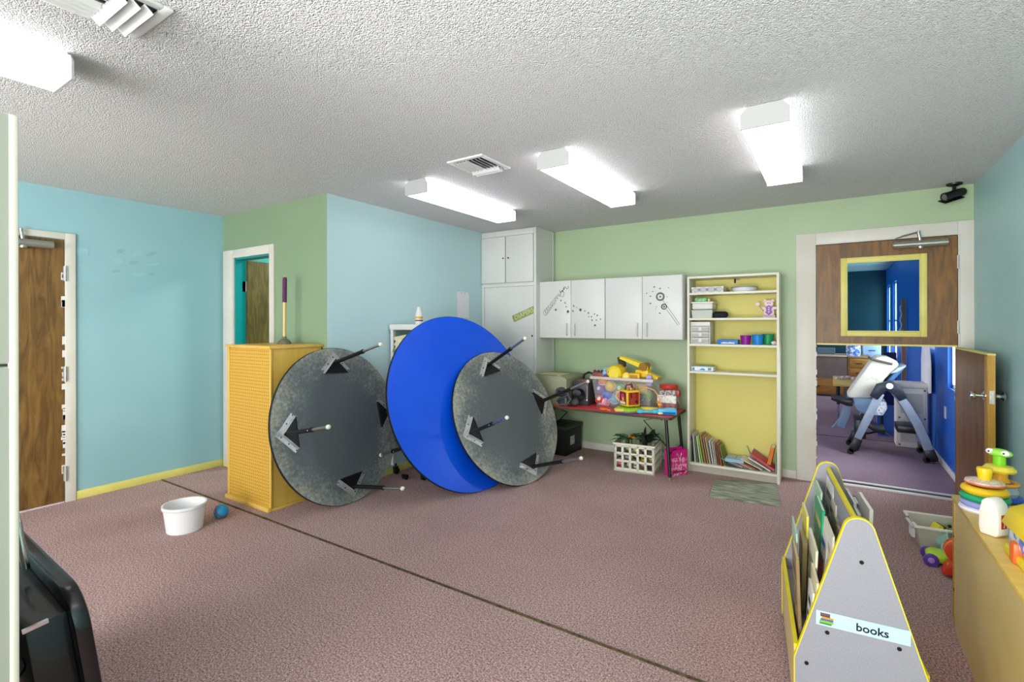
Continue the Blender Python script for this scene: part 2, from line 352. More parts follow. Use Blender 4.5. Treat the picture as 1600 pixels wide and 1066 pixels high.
rs = random.Random(8)
for k_ in range(9):
    cy_, cz_ = 1.68 + .13 * (k_ % 3) + rs.uniform(-.02, .02), 1.82 + .09 * (k_ // 3) + rs.uniform(-.01, .01); L_ = rs.uniform(.03, .055); a_ = rs.uniform(-.3, .5); w1_, w2_ = rs.uniform(.004, .01), rs.uniform(.010, .022)
    pts_ = [(cy_ + L_ * math.cos(q * PI / 6 + 0) * math.cos(a_) - w1_ * math.sin(q * PI / 6) * math.sin(a_), cz_ + L_ * math.cos(q * PI / 6) * math.sin(a_) + w2_ * math.sin(q * PI / 6)) for q in range(12)]
    struct('paint_scuff', MB().prism(pts_, .0004, .0010 + .0002 * k_, Matrix.Translation((XL, 0, 0)) @ FX), mat('scuff_%d' % (k_ % 2), ('8ab4bc', '9bc5cb')[k_ % 2], rough=.5), bpy.data.objects['wall_left'])
# closet door in the sage wall
tr = MB().box(-4.995, -4.81, YA - .018, YA, .03, 2.095).box(-4.21, -4.145, YA - .018, YA, 0, 2.095).box(-4.81, -4.21, YA - .018, YA, 2.015, 2.095)
tr.box(-4.96, -4.82, YA - .024, YA - .018, .03, 2.06).box(-4.19, -4.16, YA - .024, YA - .018, 0, 2.06)
d2 = struct('door_2', MB().box(-4.80, -4.765, 2.64, 3.3, .01, 2.0), M_closetwood)
struct('door_frame', tr, M_trim, d2, bevel=.003)
struct('door_jamb', MB().box(-4.81, -4.795, YA, YA + .1, 0, 2.015).box(-4.225, -4.21, YA, YA + .1, 0, 2.015).box(-4.81, -4.21, YA, YA + .1, 2.0, 2.015), mat('teal_gloss', '148f90', rough=.3), d2)
for z in (1.75, 1.0): struct('hinge', MB().cyl((-4.80, 2.635, z - .05), (-4.80, 2.635, z + .05), .007, n=8).box(-4.81, -4.795, 2.6, 2.635, z - .05, z + .05), M_zinc, d2)
struct('wall_closet', MB().box(-5.12, -5.02, YA + .1, 4.2, 0, H).box(-5.12, XM - .1, 4.2, 4.3, 0, H).box(XM - .11, XM - .1, YA + .1, 4.2, 0, H), M_aqua)
struct('ceiling_closet', MB().box(-5.12, XM - .1, YA + .1, 4.3, H, H + .05), M_aqua)
struct('floor_closet', MB().box(-5.12, XM - .1, YA + .1, 4.3, -.05, 0), M_carpet)
area_light('closet_bulb', (-4.2, 3.5, 2.40), (0, 0, 0), .25, .25, 22, (1, .96, .85))

# right door (dutch door) in the green wall
tr = MB().box(-.266, -.116, YG - .02, YG, 0, 2.165).box(.812, XR, YG - .02, YG, 0, 2.165).box(-.116, .812, YG - .02, YG, 2.06, 2.165)
tr.box(-.128, -.116, YG - .024, YG + .1, 0, 2.06).box(.812, .824, YG - .024, YG + .1, 0, 2.06).box(-.128, .824, YG - .024, YG + .1, 2.06, 2.072)
d3 = struct('door_3', MB().box(-.112, .065, YG - .02, YG + .022, 1.21, 2.055).box(.625, .808, YG - .02, YG + .022, 1.21, 2.055).box(.065, .625, YG - .02, YG + .022, 1.21, 1.275).box(.065, .625, YG - .02, YG + .022, 1.928, 2.055), M_goldveneer)
struct('door_frame', tr, M_trim, d3, bevel=.003)
fr = MB()
for (a, b, c, e) in ((.062, .104, 1.272, 1.931), (.586, .628, 1.272, 1.931), (.104, .586, 1.272, 1.314), (.104, .586, 1.889, 1.931)): fr.box(a, b, YG - .036, YG + .03, c, e)
for (a, b, c, e) in ((.10, .11, 1.31, 1.893), (.58, .59, 1.31, 1.893), (.104, .586, 1.31, 1.32), (.104, .586, 1.883, 1.893)): fr.box(a, b, YG - .042, YG - .034, c, e)
struct('window_frame', fr, M_yellowtrim, d3, bevel=.004)
struct('window_pane', MB().box(.104, .586, YG - .002, YG + .002, 1.314, 1.889), M_glass, d3)
struct('bottom_edge', MB().box(-.112, .808, YG - .022, YG + .022, 1.196, 1.21), M_yellowtrim, d3)
for z in (1.85, 1.35): struct('hinge', MB().cyl((.811, YG - .027, z - .05), (.811, YG - .027, z + .05), .007, n=8).box(.806, .818, YG - .025, YG - .021, z - .05, z + .05), M_zinc, d3)
door_closer('grey cylindrical door closer above the yellow framed door window', TR(.583, YG - .02, 2.005, rz=PI))
# lower leaf, swung open into the room
d4 = struct('door_4', MB().box(.795, .830, 4.105, 5.035, .02, 1.185), M_goldveneer)
struct('door_edge', MB().box(.7955, .8295, 4.098, 4.105, .02, 1.185).box(.793, .8, 4.105, 4.165, .03, 1.18), M_edgewood, d4)
struct('top_cap', MB().box(.793, .832, 4.098, 5.035, 1.185, 1.195), M_yellowtrim, d4)
for sx, x0 in ((-1, .795), (1, .830)):
    F = frame((x0, 4.165, .93), (sx, 0, 0)); Lk = .8 if sx < 0 else .62
    struct('door_handle', MB().lathe([(.033, 0), (.033, .006), (.02, .012), (.011, .018), (.011, .035), (.022, .045), (.027, .058 * Lk + .012), (.024, .075 * Lk + .01), (.012, .08 * Lk + .01), (0, .08 * Lk + .01)], 18, F), M_chrome, d4)
struct('latch_plate', MB().box(.802, .824, 4.0955, 4.098, .89, .97).box(.807, .819, 4.092, 4.0955, .92, .94), M_steel, d4)
struct('trim_3', MB().box(-.116, .812, YG + .01, YG + .045, 0, .014).box(-.116, .812, YG + .125, YG + .155, 0, .014), M_threshold, bevel=.002)
struct('trim_4', MB().box(-.116, .812, YG + .055, YG + .125, 0, .006), M_black)
for sx in (-.108,):
    pc = MB()
    for i in range(22):
        z = random.uniform(.05, 1.15); pc.box(-.117, -.110, YG - .023, YG - .018, z, z + random.uniform(.01, .05))
    struct('paint_chips', pc, M_metalwhite, d3)

# ------------------------------------------------------------------ the far blue room
Y2 = 12.3
struct('floor_far_room', MB().box(-5, XR + .1, YG + .1, Y2, -.06, 0), M_carpet2)
struct('ceiling_far_room', MB().box(-5, XR + .1, YG + .06, Y2, H, H + .06), M_ceiling)
struct('wall_far_end', MB().box(-5, XR + .1, Y2, Y2 + .1, 0, H), M_dark_teal)
struct('wall_far_left', MB().box(-5.1, -5, YG + .1, Y2, 0, H), M_deep_blue)
struct('wall_far_near', MB().box(-5, -.128, YG + .1, YG + .115, 0, H).box(.824, XR, YG + .1, YG + .115, 0, H).box(-.128, .824, YG + .1, YG + .115, 2.06, H), M_deep_blue)
wins = [(5.4, 6.07, .78, 2.1), (6.78, 7.4, 1.1, 2.1), (10.4, 11.0, .75, 2.1), (11.5, 12.1, .75, 2.1)]
w = MB(); y = YG + .1
for a, b, z0, z1 in wins:
    w.box(XR, XR + .1, y, a, 0, H).box(XR, XR + .1, a, b, 0, z0).box(XR, XR + .1, a, b, z1, H); y = b
w.box(XR, XR + .1, y, Y2, 0, H); struct('wall_far_right', w, M_deep_blue)
for i, (a, b, z0, z1) in enumerate(wins):
    f = MB().box(XR + .03, XR + .07, a, a + .035, z0, z1).box(XR + .03, XR + .07, b - .035, b, z0, z1).box(XR + .03, XR + .07, a, b, z0, z0 + .035).box(XR + .03, XR + .07, a, b, z1 - .035, z1).box(XR + .03, XR + .07, a, b, (z0 + z1) / 2 - .015, (z0 + z1) / 2 + .015)
    struct('window_%d' % (i + 2), f, M_trim)
baseboard('baseboard_far_right', XR - .014, XR, YG + .12, 9.5, M_trim, .06)
struct('trim_5', MB().box(-3, XR - .014, 7.2, 7.212, 0, .003), M_black)
# ------------------------------------------------------------------ ceiling fixtures
M_diff = mat('lit_acrylic', 'ffffff', rough=.4, emit='fbfbff', estr=EMIT)
def light_fixture(label, x0, y0, y1, w=.21):
    t = thing('ceiling_light', label, 'ceiling light', (x0 + w / 2, (y0 + y1) / 2, H), group='wraparound ceiling lights')
    L = (y1 - y0) / 2; hw = w / 2
    MB().box(-hw + .02, hw - .02, -L + .01, L - .01, -.03, 0).build('housing', M_metalwhite, t)
    prof = [(-hw, -.02), (-hw, -.095), (-hw + .012, -.108), (hw - .012, -.108), (hw, -.095), (hw, -.02)]
    MB().prism(prof, -L + .006, L - .006, Matrix.Rotation(PI / 2, 4, 'X')).build('diffuser', M_diff, t)
    cp = [(-hw - .002, -.109), (hw + .002, -.109), (hw + .002, -.035), (hw - .03, -.003), (-hw + .03, -.003), (-hw - .002, -.035)]
    for s in (-1, 1): MB().prism(cp, s * L - .004, s * L + .004, Matrix.Rotation(PI / 2, 4, 'X')).build('end_cap', M_capgrey, t, smooth=0)
    return t
light_fixture('lit white ceiling light nearest the tall white wall cupboard', -2.655, 2.65, 3.84)
light_fixture('lit white ceiling light beside the small square vent, middle of three', -1.525, 2.65, 3.84)
light_fixture('lit white ceiling light above the path to the open door', -.375, 2.65, 3.84)
light_fixture('lit white ceiling light above the cream cabinet, beside the large vent', -2.67, -.53, .68)
light_fixture('lit white ceiling light nearest the rear windows on the right', -.375, -.53, .68)

def louver_vent(label, x0, x1, y0, y1, ns, nb, tilt=.7):
    t = thing('ceiling_vent', label, 'vent', ((x0 + x1) / 2, (y0 + y1) / 2, H)); a = (x1 - x0) / 2; b = (y1 - y0) / 2; e = .03
    fr = MB()
    for q in ((-a, a, -b, -b + e), (-a, a, b - e, b), (-a, -a + e, -b + e, b - e), (a - e, a, -b + e, b - e)): fr.box(q[0], q[1], q[2], q[3], -.012, 0)
    fr.build('frame', M_metalwhite, t, bevel=.003)
    MB().box(-a + e, a - e, -b + e, b - e, -.002, 0).build('duct_opening', M_black, t)
    ym = b - e - nb * .035
    for i in range(nb):
        y = b - e - .03 - i * .036
        MB().box(-a + e, a - e, -.017, .017, -.001, .001, TR(0, y, -.022, rx=-tilt)).build('slat', M_metalwhite, t)
    n = ns; wdt = (2 * a - 2 * e)
    for i in range(n):
        x = -a + e + wdt * (i + .5) / n
        MB().box(-.012, .012, -b + e, ym - .012, -.0008, .0008, TR(x, 0, -.016, ry=(-tilt if i < n / 2 else tilt))).build('slat', M_metalwhite, t)
    return t
louver_vent('small square white louvered vent between two ceiling lights', -2.105, -1.82, 2.47, 2.80, 8, 2)
louver_vent('large white ceiling vent with curved slats beside the left light', -2.14, -1.85, .22, .775, 8, 3)
hk = MB().tube([(-2.017, .821, H), (-2.017, .821, H - .02), (-2.0, .83, H - .028), (-1.985, .825, H - .018)], .0022, n=6)
tag(hk.build('ceiling_hook', M_steel), 'tiny wire hook in the ceiling beside the large vent', 'hook')

# security camera
t = thing('security_camera', 'small black security camera on ceiling above the half open door', 'camera', (.78, 4.97, H))
MB().lathe([(.05, 0), (.048, -.012), (.02, -.022)], 18).build('mount_base', M_black, t)
MB().tube([(0, 0, -.015), (0, 0, -.045), (-.01, -.01, -.07)], .012, n=8).build('bracket', M_black, t)
F = frame((.06, .03, -.06), (-.82, -.45, -.30))
cb = MB().lathe([(.0, 0), (.026, 0), (.031, .01), (.031, .13), (.034, .135), (.034, .15), (.026, .15), (.024, .145), (0, .145)], 18, F); cb.build('camera_body', M_black, t)
MB().lathe([(.026, .1465), (.012, .149), (0, .149)], 16, F).build('lens', mat('lens_ring', '6b6b68', rough=.3), t)
MB().box(-.034, .034, .02, .165, .031, .036, F @ Matrix(((1, 0, 0, 0), (0, 0, -1, 0), (0, 1, 0, 0), (0, 0, 0, 1)))).build('sun_shield', M_black, t)

# ------------------------------------------------------------------ tall built-in cupboard
t = thing('tall_cupboard', 'tall white wall cupboard with sliding doors, reaching the ceiling', 'cupboard', (-3.05, 4.65, 0))
x0, x1 = -.368, .36
cab = MB().box(x0, x1, 0, .40, 0, H - .003)
cab.build('body', M_white, t)
ff = MB().box(x0, x0 + .03, -.016, 0, 0, 1.83).box(x1 - .03, x1, -.016, 0, 0, H - .01).box(x0 + .03, x1 - .03, -.016, 0, 1.80, 1.836).box(x0, x1 - .03, -.016, 0, 2.37, H - .01).box(x0 + .03, x1 - .03, -.016, 0, 0, .08)
ff.box(x1, x1 + .006, .36, .40, 0, H - .01)
ff.build('face_frame', M_white, t, bevel=.002)
for a, b, kx in ((x0 + .004, -.036, -.06), (-.026, x1 - .032, .0)):
    d = MB().box(a, b, -.028, -.012, 1.845, 2.365).build('door', M_white, t, bevel=.002)
    MB().lathe([(.007, 0), (.009, .006), (.006, .012), (0, .013)], 12, frame((kx + .0 if kx else .01, -.028, 2.12), (0, -1, 0))).build('knob', M_blackmet, d)
for a, b, kx, yy in ((x0 + .032, .012, x0 + .055, -.005), (-.01, x1 - .034, x1 - .05, -.012)):
    d = MB().box(a, b, yy, yy + .006, .085, 1.792).build('sliding_door', M_white, t)
    MB().lathe([(.009, 0), (.011, .004), (.006, .006), (0, .003)], 12, frame((kx, yy, 1.25), (0, -1, 0))).build('finger_pull', mat('brass', 'a98a4a', metal=1, rough=.3) if kx < 0 else M_blackmet, d)
lb = MB().box(-.155, .155, -.0155, -.0125, -.038, .038, TR(.205, 0, 1.49, ry=-.36)).build('label_strip', mat('olive_label', '8f9650', 'a2a868', scale=30, rough=.5), t, label='olive green paper label reading DIAPERS')
MLb = TR(.205, -.0156, 1.49, ry=-.36) @ FY
text_mesh('lettering', 'DIAPERS', .07, mat('pale_green_print', 'c9cf9a'), lb, MLb, bold=.001)

# ------------------------------------------------------------------ wall cabinets
def star_pts(r, n=5, a0=.3): return [((r if i % 2 == 0 else r * .45) * math.cos(a0 + PI * i / n), (r if i % 2 == 0 else r * .45) * math.sin(a0 + PI * i / n)) for i in range(2 * n)]
def wall_cabinet(label, x0, x1):
    t = thing('wall_cabinet', label, 'cabinet', (x0, 4.71, 1.23), group=None); W = x1 - x0
    MB().box(0, W, .018, .348, 0, .61).build('body', M_white, t, bevel=.001)
    ds = []
    for i in range(2):
        a = .002 + i * W / 2; b = (i + 1) * W / 2 - .002
        d = MB().box(a, b, 0, .017, .002, .608).build('door', M_white, t, bevel=.0015); ds.append(d)
        hx = b - .045 if i == 0 else a + .045
        MB().tube([(hx, 0, .03), (hx, -.022, .04), (hx, -.028, .06), (hx, -.028, .125), (hx, -.022, .145), (hx, 0, .155)], .007, n=8).build('handle', M_white, d)
    return t, ds
def aty_pts(L): return L
t, ds = wall_cabinet('white wall cabinet with star and scrollwork decals next to tall cupboard', -2.69, -1.93)
# decals: pixel-free local coordinates measured on the cabinet face (x right, z up)
S = [(.262, .40, .009), (.312, .373, .009), (.325, .332, .008), (.345, .28, .016), (.20, .302, .012)]
S2 = [(.413, .338, .010), (.403, .286, .010), (.447, .320, .005), (.49, .296, .016), (.54, .283, .008), (.58, .262, .010), (.583, .225, .007), (.613, .222, .008), (.62, .188, .009), (.647, .25, .008), (.678, .236, .009), (.668, .188, .008), (.713, .197, .008), (.652, .135, .011)]
M_ink = mat('charcoal_vinyl', '2f2f31', rough=.5); M_faint = mat('faded_vinyl', '97a5a3', rough=.5); M_faint2 = mat('worn_grey_vinyl', '5f5f62', rough=.5)
for S_, d in ((S, ds[0]), (S2, ds[1])):
    for k, (x, z, r) in enumerate(S_): MB().prism(star_pts(r * 1.35, a0=.3 + k), .0003, .0011, TR(x, 0, z) @ FY).build('star_decal', M_ink if r > .01 else M_faint2, d, smooth=0)
sc = MB()
def flat_line(mb, pts, wd, y=-.0007):
    for (xa, za), (xb, zb) in zip(pts, pts[1:]):
        dx, dz = xb - xa, zb - za; l = math.hypot(dx, dz) or 1; nx, nz = -dz / l * wd / 2, dx / l * wd / 2
        mb.add([(xa + nx, y, za + nz), (xb + nx, y, zb + nz), (xb - nx, y, zb - nz), (xa - nx, y, za - nz)], [(0, 1, 2, 3)])
flat_line(sc, [(.278 + .022 * math.cos(a), .468 + .03 * math.sin(a)) for a in [i * PI / 8 for i in range(17)]], .004)
flat_line(sc, [(.252, .50), (.262, .485), (.275, .505), (.285, .49), (.295, .53), (.31, .545), (.325, .528), (.34, .52), (.352, .53), (.35, .548), (.342, .545)], .005)
flat_line(sc, [(.25, .51), (.255, .49), (.27, .48)], .005); flat_line(sc, [(.28, .50), (.30, .52), (.305, .54)], .006)
sc.build('scroll_decal', M_ink, ds[0], smooth=0)
fl = MB(); rn = random.Random(5)   # faded script running up to the right, worn past reading
for i in range(9):
    q = i / 8; cx_ = .075 + .165 * q; cz_ = .275 + .185 * q; R_ = .026 - .012 * q
    a0 = rn.uniform(0, 3); flat_line(fl, [(cx_ + R_ * math.cos(a0 + k * .7), cz_ + R_ * 1.2 * math.sin(a0 + k * .7)) for k in range(7)], .006)
    flat_line(fl, [(cx_ - .012, cz_ + R_ * 1.2), (cx_ + .01, cz_ - R_ * 1.3)], .006)
fl.build('faded_script', M_faint, ds[0], smooth=0)
t, ds = wall_cabinet('white wall cabinet with dandelion decals next to the open bookcase', -1.925, -1.165)
dd = MB(); rn = random.Random(3)
for cx_, cz_, R_ in ((.555, .408, .038), (.59, .312, .026)):
    for i in range(28):
        a = 2 * PI * i / 28; r0 = R_ * rn.uniform(.6, .75); flat_line(dd, [(cx_ + r0 * math.cos(a), cz_ + r0 * math.sin(a)), (cx_ + R_ * 1.1 * math.cos(a + .1), cz_ + R_ * 1.1 * math.sin(a + .1))], .008)
    dd.prism([(.010 * math.cos(i * PI / 4), .010 * math.sin(i * PI / 4)) for i in range(8)], .0003, .001, TR(cx_, 0, cz_) @ FY)
flat_line(dd, [(.578, .375), (.617, .32), (.735, .143)], .0045); flat_line(dd, [(.612, .285), (.64, .25), (.72, .135)], .0045)
for x, z, r in ((.425, .445, .008), (.46, .415, .009), (.483, .46, .008), (.497, .502, .011), (.553, .485, .010), (.632, .492, .007), (.46, .345, .011), (.518, .312, .006), (.51, .29, .006), (.55, .25, .011), (.618, .405, .006), (.62, .352, .006)):
    dd.prism([(r * math.cos(i * PI / 3), r * .6 * math.sin(i * PI / 3)) for i in range(6)], .0003, .001, TR(x, 0, z) @ FY)
dd.build('dandelion_decal', M_faint2, ds[1], smooth=0)

# ------------------------------------------------------------------ open bookcase
BX, BY = -1.14, 4.78
t = thing('bookcase', 'tall cream open bookcase with yellow back beside the door frame', 'bookcase', (BX, BY, 0)); W = .762
for x in (0, W - .02): MB().box(x, x + .02, 0, .275, 0, 1.82).build('side_panel', M_shelfwhite, t, bevel=.0015)
MB().box(.02, W - .02, .0, .27, 1.80, 1.82).build('top_panel', M_shelfwhite, t, bevel=.0015)
MB().box(.02, W - .02, .262, .268, .05, 1.80).build('back_panel', M_yellowback, t)
SH = [1.668, 1.432, 1.192, .938, .085]
for z in SH: MB().box(.02, W - .02, .003, .262, z - .02, z).build('shelf', M_shelfwhite, t, bevel=.0015)
MB().box(.02, W - .02, .03, .045, 0, .065).build('kick_board', mat('grey_kick', 'b6b0a0', rough=.5), t)
MB().tube([(.375, .262, 1.795), (.375, .245, 1.795), (.375, .24, 1.765)], .004, n=6).box(.368, .382, .255, .262, 1.76, 1.80).box(.38, .42, .258, .262, 1.79, 1.794).build('catch', M_blackmet, t)
# things on it (world coordinates)
def rect_tub(mb, x0, x1, y0, y1, z0, z1, taper=.01, th=.003, rim=.006):
    """open tapered box"""
    o = [(x0 + taper, y0 + taper, z0), (x1 - taper, y0 + taper, z0), (x1 - taper, y1 - taper, z0), (x0 + taper, y1 - taper, z0), (x0, y0, z1), (x1, y0, z1), (x1, y1, z1), (x0, y1, z1)]
    i = [(x + (th if x < (x0 + x1) / 2 else -th), y + (th if y < (y0 + y1) / 2 else -th), z + (th if z == z0 else 0)) for x, y, z in o]
    mb.add(o + i, [(3, 2, 1, 0), (0, 1, 5, 4), (1, 2, 6, 5), (2, 3, 7, 6), (3, 0, 4, 7), (8, 9, 10, 11), (9, 8, 12, 13), (10, 9, 13, 14), (11, 10, 14, 15), (8, 11, 15, 12), (4, 5, 13, 12), (5, 6, 14, 13), (6, 7, 15, 14), (7, 4, 12, 15)])
    if rim:
        for a in ((x0 - rim, x1 + rim, y0 - rim, y0), (x0 - rim, x1 + rim, y1, y1 + rim), (x0 - rim, x0, y0, y1), (x1, x1 + rim, y0, y1)): mb.box(*a, z1 - rim, z1)
    return mb
t = thing('patterned_tray', 'white tray with navy diamond lattice print on bookcase top shelf', 'tray', (-1.105, 4.80, 1.668))
rect_tub(MB(), 0, .28, 0, .2, 0, .052, .004, .004, 0).build('tray_body', M_white, t)
pr = MB()
for i in range(4):
    c = .035 + .07 * i; rr = .03
    flat_line(pr, [(c - rr, .026), (c, .05), (c + rr, .026), (c, .002), (c - rr, .026)], .0035, y=-.0008)
    flat_line(pr, [(c - .013, .026), (c, .038), (c + .013, .026), (c, .014), (c - .013, .026)], .0025, y=-.0008)
for i in range(3):
    c = .07 + .07 * i; flat_line(pr, [(c - .012, .046), (c + .012, .006)], .004, y=-.0008); flat_line(pr, [(c - .012, .006), (c + .012, .046)], .004, y=-.0008)
pr.build('printed_pattern', mat('navy_print', '3b4163'), t, smooth=0)
t = thing('black_clip', 'tiny black clip beside the lattice print tray', 'clip', (-.81, 4.83, 1.668))
MB().rbox(0, .035, 0, .02, 0, .012, .004).build('clip_body', M_black, t); MB().box(.005, .03, .004, .008, .012, .02).build('clip_lever', M_black, t)
t = thing('round_dish', 'pale round lidded dish on the bookcase top shelf', 'dish', (-.665, 4.9, 1.668))
MB().lathe([(0, 0), (.09, 0), (.102, .02), (.102, .038), (.108, .038), (.108, .045), (.09, .048), (0, .05)], 32).build('dish_body', mat('pale_lilac_plastic', 'dcdce2', rough=.3), t)
MB().torus((0, 0, .04), .107, .004, 32, 8).build('rim', mat('rim_grey', '8c8f70', rough=.4), t)
z = 1.432
t = thing('storage_box', 'clear lidded box of green and white packets, under white tub', 'box', (-1.105, 4.80, z))
rect_tub(MB(), 0, .185, 0, .19, 0, .075, .006, .002, .003).build('box_body', mat('frosted_clear', 'cfd6cc', rough=.3, alpha=.75), t)
MB().box(.015, .12, .012, .16, .004, .055).build('packet', mat('green_packet', '7fa890', 'dfe6e0', scale=30, rough=.5), t)
MB().box(.12, .165, .012, .16, .004, .05).build('packet', mat('cream_packet', 'e9e2d2', rough=.5), t)
t = thing('plastic_tub', 'white lidded plastic tub stacked on the clear box', 'tub', (-1.105, 4.80, z + .08))
MB().rbox(.004, .186, .002, .185, 0, .058, .012).build('tub_body', M_white, t); MB().rbox(-.002, .192, -.004, .191, .056, .072, .005).build('lid', M_shelfwhite, t)
t = thing('snack_packet', 'green foil packet lying on top of the white tub', 'packet', (-1.085, 4.83, z + .1525))
MB().rbox(0, .11, 0, .07, 0, .038, .01).build('packet_body', mat('green_foil', '3f9a58', '8fd0a0', scale=40, rough=.35), t); MB().rbox(.115, .145, .0, .05, 0, .032, .008).build('packet_end', mat('cream_wrap', 'd8d0a4', '8a8f5a', scale=60), t)
t = thing('pouch', 'dark navy soft pouch beside the stacked tubs', 'pouch', (-.925, 4.82, z))
MB().rbox(0, .125, 0, .09, 0, .06, .026, seg=4).build('pouch_body', mat('navy_cloth', '15182a', rough=.8), t); MB().tube([(.01, -.001, .045), (.06, -.003, .052), (.115, -.001, .045)], .0025, n=6).build('zipper', M_blackmet, t)
# cut-out bear with wand (generic)
t = thing('bear_cutout', 'pink paper bear cutout in purple dress on the second shelf', 'decoration', (-.47, 4.92, z), rz=-.1)
Mp = mat('pink_card', 'eccfd8', rough=.6); Mpu = mat('purple_card', '8f6bb0', rough=.6)
def disc2(mb, x, zz, rx, rz_, y0, y1, n=20): mb.prism([(x + rx * math.cos(2 * PI * i / n), zz + rz_ * math.sin(2 * PI * i / n)) for i in range(n)], -y1, -y0, FY)
b = MB(); disc2(b, 0, .045, .042, .045, 0, .006); disc2(b, 0, .125, .036, .03, 0, .006); disc2(b, -.03, .15, .013, .013, 0, .006); disc2(b, .03, .15, .013, .013, 0, .006)
disc2(b, -.04, .085, .022, .012, 0, .006); disc2(b, .04, .085, .022, .012, 0, .006); disc2(b, -.028, .012, .02, .014, 0, .006); disc2(b, .03, .012, .02, .014, 0, .006); b.build('body', Mp, t)
b = MB(); b.prism([(-.028, .095), (0, .112), (.028, .095), (.02, .07), (.03, .045), (0, .018), (-.03, .045), (-.02, .07)], .0005, .003, FY); b.build('dress', Mpu, t)
b = MB()
for zz in (.052, .072, .09): disc2(b, 0, zz, .006, .005, -.005, -.003, 10)
b.build('buttons', M_white, t)
b = MB(); 
for sx in (-.008, .008): disc2(b, sx, .13, .005, .004, -.003, -.0005, 10)
b.build('eyes', M_black, t)
b = MB(); flat_line(b, [(-.04, .06), (-.085, .115)], .004, y=-.002); b.build('wand', mat('brown_card', '6e4a35'), t); b = MB(); disc2(b, -.09, .122, .017, .017, -.004, -.001); b.build('wand_tip', Mp, t)
z = 1.192
t = thing('drawer_tower', 'white three-drawer mini plastic organizer on the middle shelf', 'organizer', (-1.112, 4.80, z))
MB().box(0, .17, .004, .17, .165, .205).box(0, .008, .004, .17, 0, .165).box(.162, .17, .004, .17, 0, .165).box(0, .17, .162, .17, 0, .165).box(0, .17, .004, .17, 0, .006).box(.0, .17, .004, .17, .054, .058).box(.0, .17, .004, .17, .108, .112).build('frame', M_white, t, bevel=.0015)
for i in range(3):
    z0 = .007 + i * .054
    d = rect_tub(MB(), .01, .16, .002, .155, z0, z0 + .044, .001, .002, 0).build('drawer', mat('smoky_clear', 'b9bab2', rough=.25, alpha=.8), t)
    MB().lathe([(.0, .0), (.017, 0), (.017, .008), (.010, .010), (0, .010)], 16, frame((.085, .002, z0 + .024), (0, -1, 0))).box(.01, .16, -.001, .003, z0 + .038, z0 + .046).build('pull', M_white, d)
t = thing('blue_box', 'flat blue box with white print beside the drawer organizer', 'box', (-.885, 4.83, z))
MB().box(0, .175, 0, .12, 0, .042).build('carton', mat('bright_blue_card', '1b74c9', rough=.4), t, bevel=.002)
MB().prism([(.03, .006), (.15, .006), (.145, .016), (.11, .02), (.09, .014), (.06, .02), (.035, .014)], .0003, .001, FY).build('printed_shape', M_white, t, smooth=0)
def cup(label, x, y, z, r, h, m, name='plastic_cup'):
    t = thing(name, label, 'cup', (x, y, z)); MB().lathe([(0, 0), (r * .78, 0), (r * .98, h), (r, h)] + [(r * .94, h - .001), (r * .75, .003), (0, .003)], 24).build('cup_body', m, t)
    MB().torus((0, 0, h), r * .98, .0025, 24, 6).build('rim', m, t); return t
cup('purple plastic cup, left of the three cups on the shelf', -.65, 4.86, z, .046, .08, mat('purple_plastic', '8d138f', rough=.35))
cup('bright blue plastic cup between purple and green cups', -.553, 4.86, z, .05, .087, mat('blue_plastic', '1783d2', rough=.35))
cup('green plastic cup overlapping the blue cup on its right', -.478, 4.93, z, .05, .092, mat('green_plastic', '17935a', rough=.35))
t = thing('cloth_ball', 'small white crumpled cloth at the end of middle shelf', 'cloth', (-.425, 4.86, z))
MB().ball((0, 0, .018), (.022, .02, .018)).ball((.012, .01, .016), (.016, .014, .016)).build('cloth', mat('white_pink_cloth', 'e8dfe2', 'cfa9b4', scale=50, rough=.9), t); MB().ball((-.012, -.012, .02), (.01, .008, .012)).build('cloth_fold', M_white, t)
z = .938
t = thing('wipes_pack', 'white and blue wipes packet lying on the fourth shelf', 'packet', (-1.115, 4.82, z))
MB().rbox(0, .20, 0, .12, 0, .042, .012).build('wrapper', mat('white_foil', 'e6ecf2', rough=.3), t)
MB().prism([(.01, .008), (.035, .008), (.03, .034), (.012, .03)], .0003, .001, FY).prism([(.07, .012), (.12, .008), (.13, .02), (.10, .028), (.085, .02)], .0003, .001, FY).build('printed_blue', mat('sky_print', '2f8fd0'), t, smooth=0)
MB().box(.15, .18, -.001, 0, .01, .032).build('printed_label', mat('grey_print', '6f7f8f'), t)
MB().rbox(.05, .19, .07, .135, .0, .05, .012).build('back_fold', mat('teal_wrap', '5f9a90', rough=.5), t)

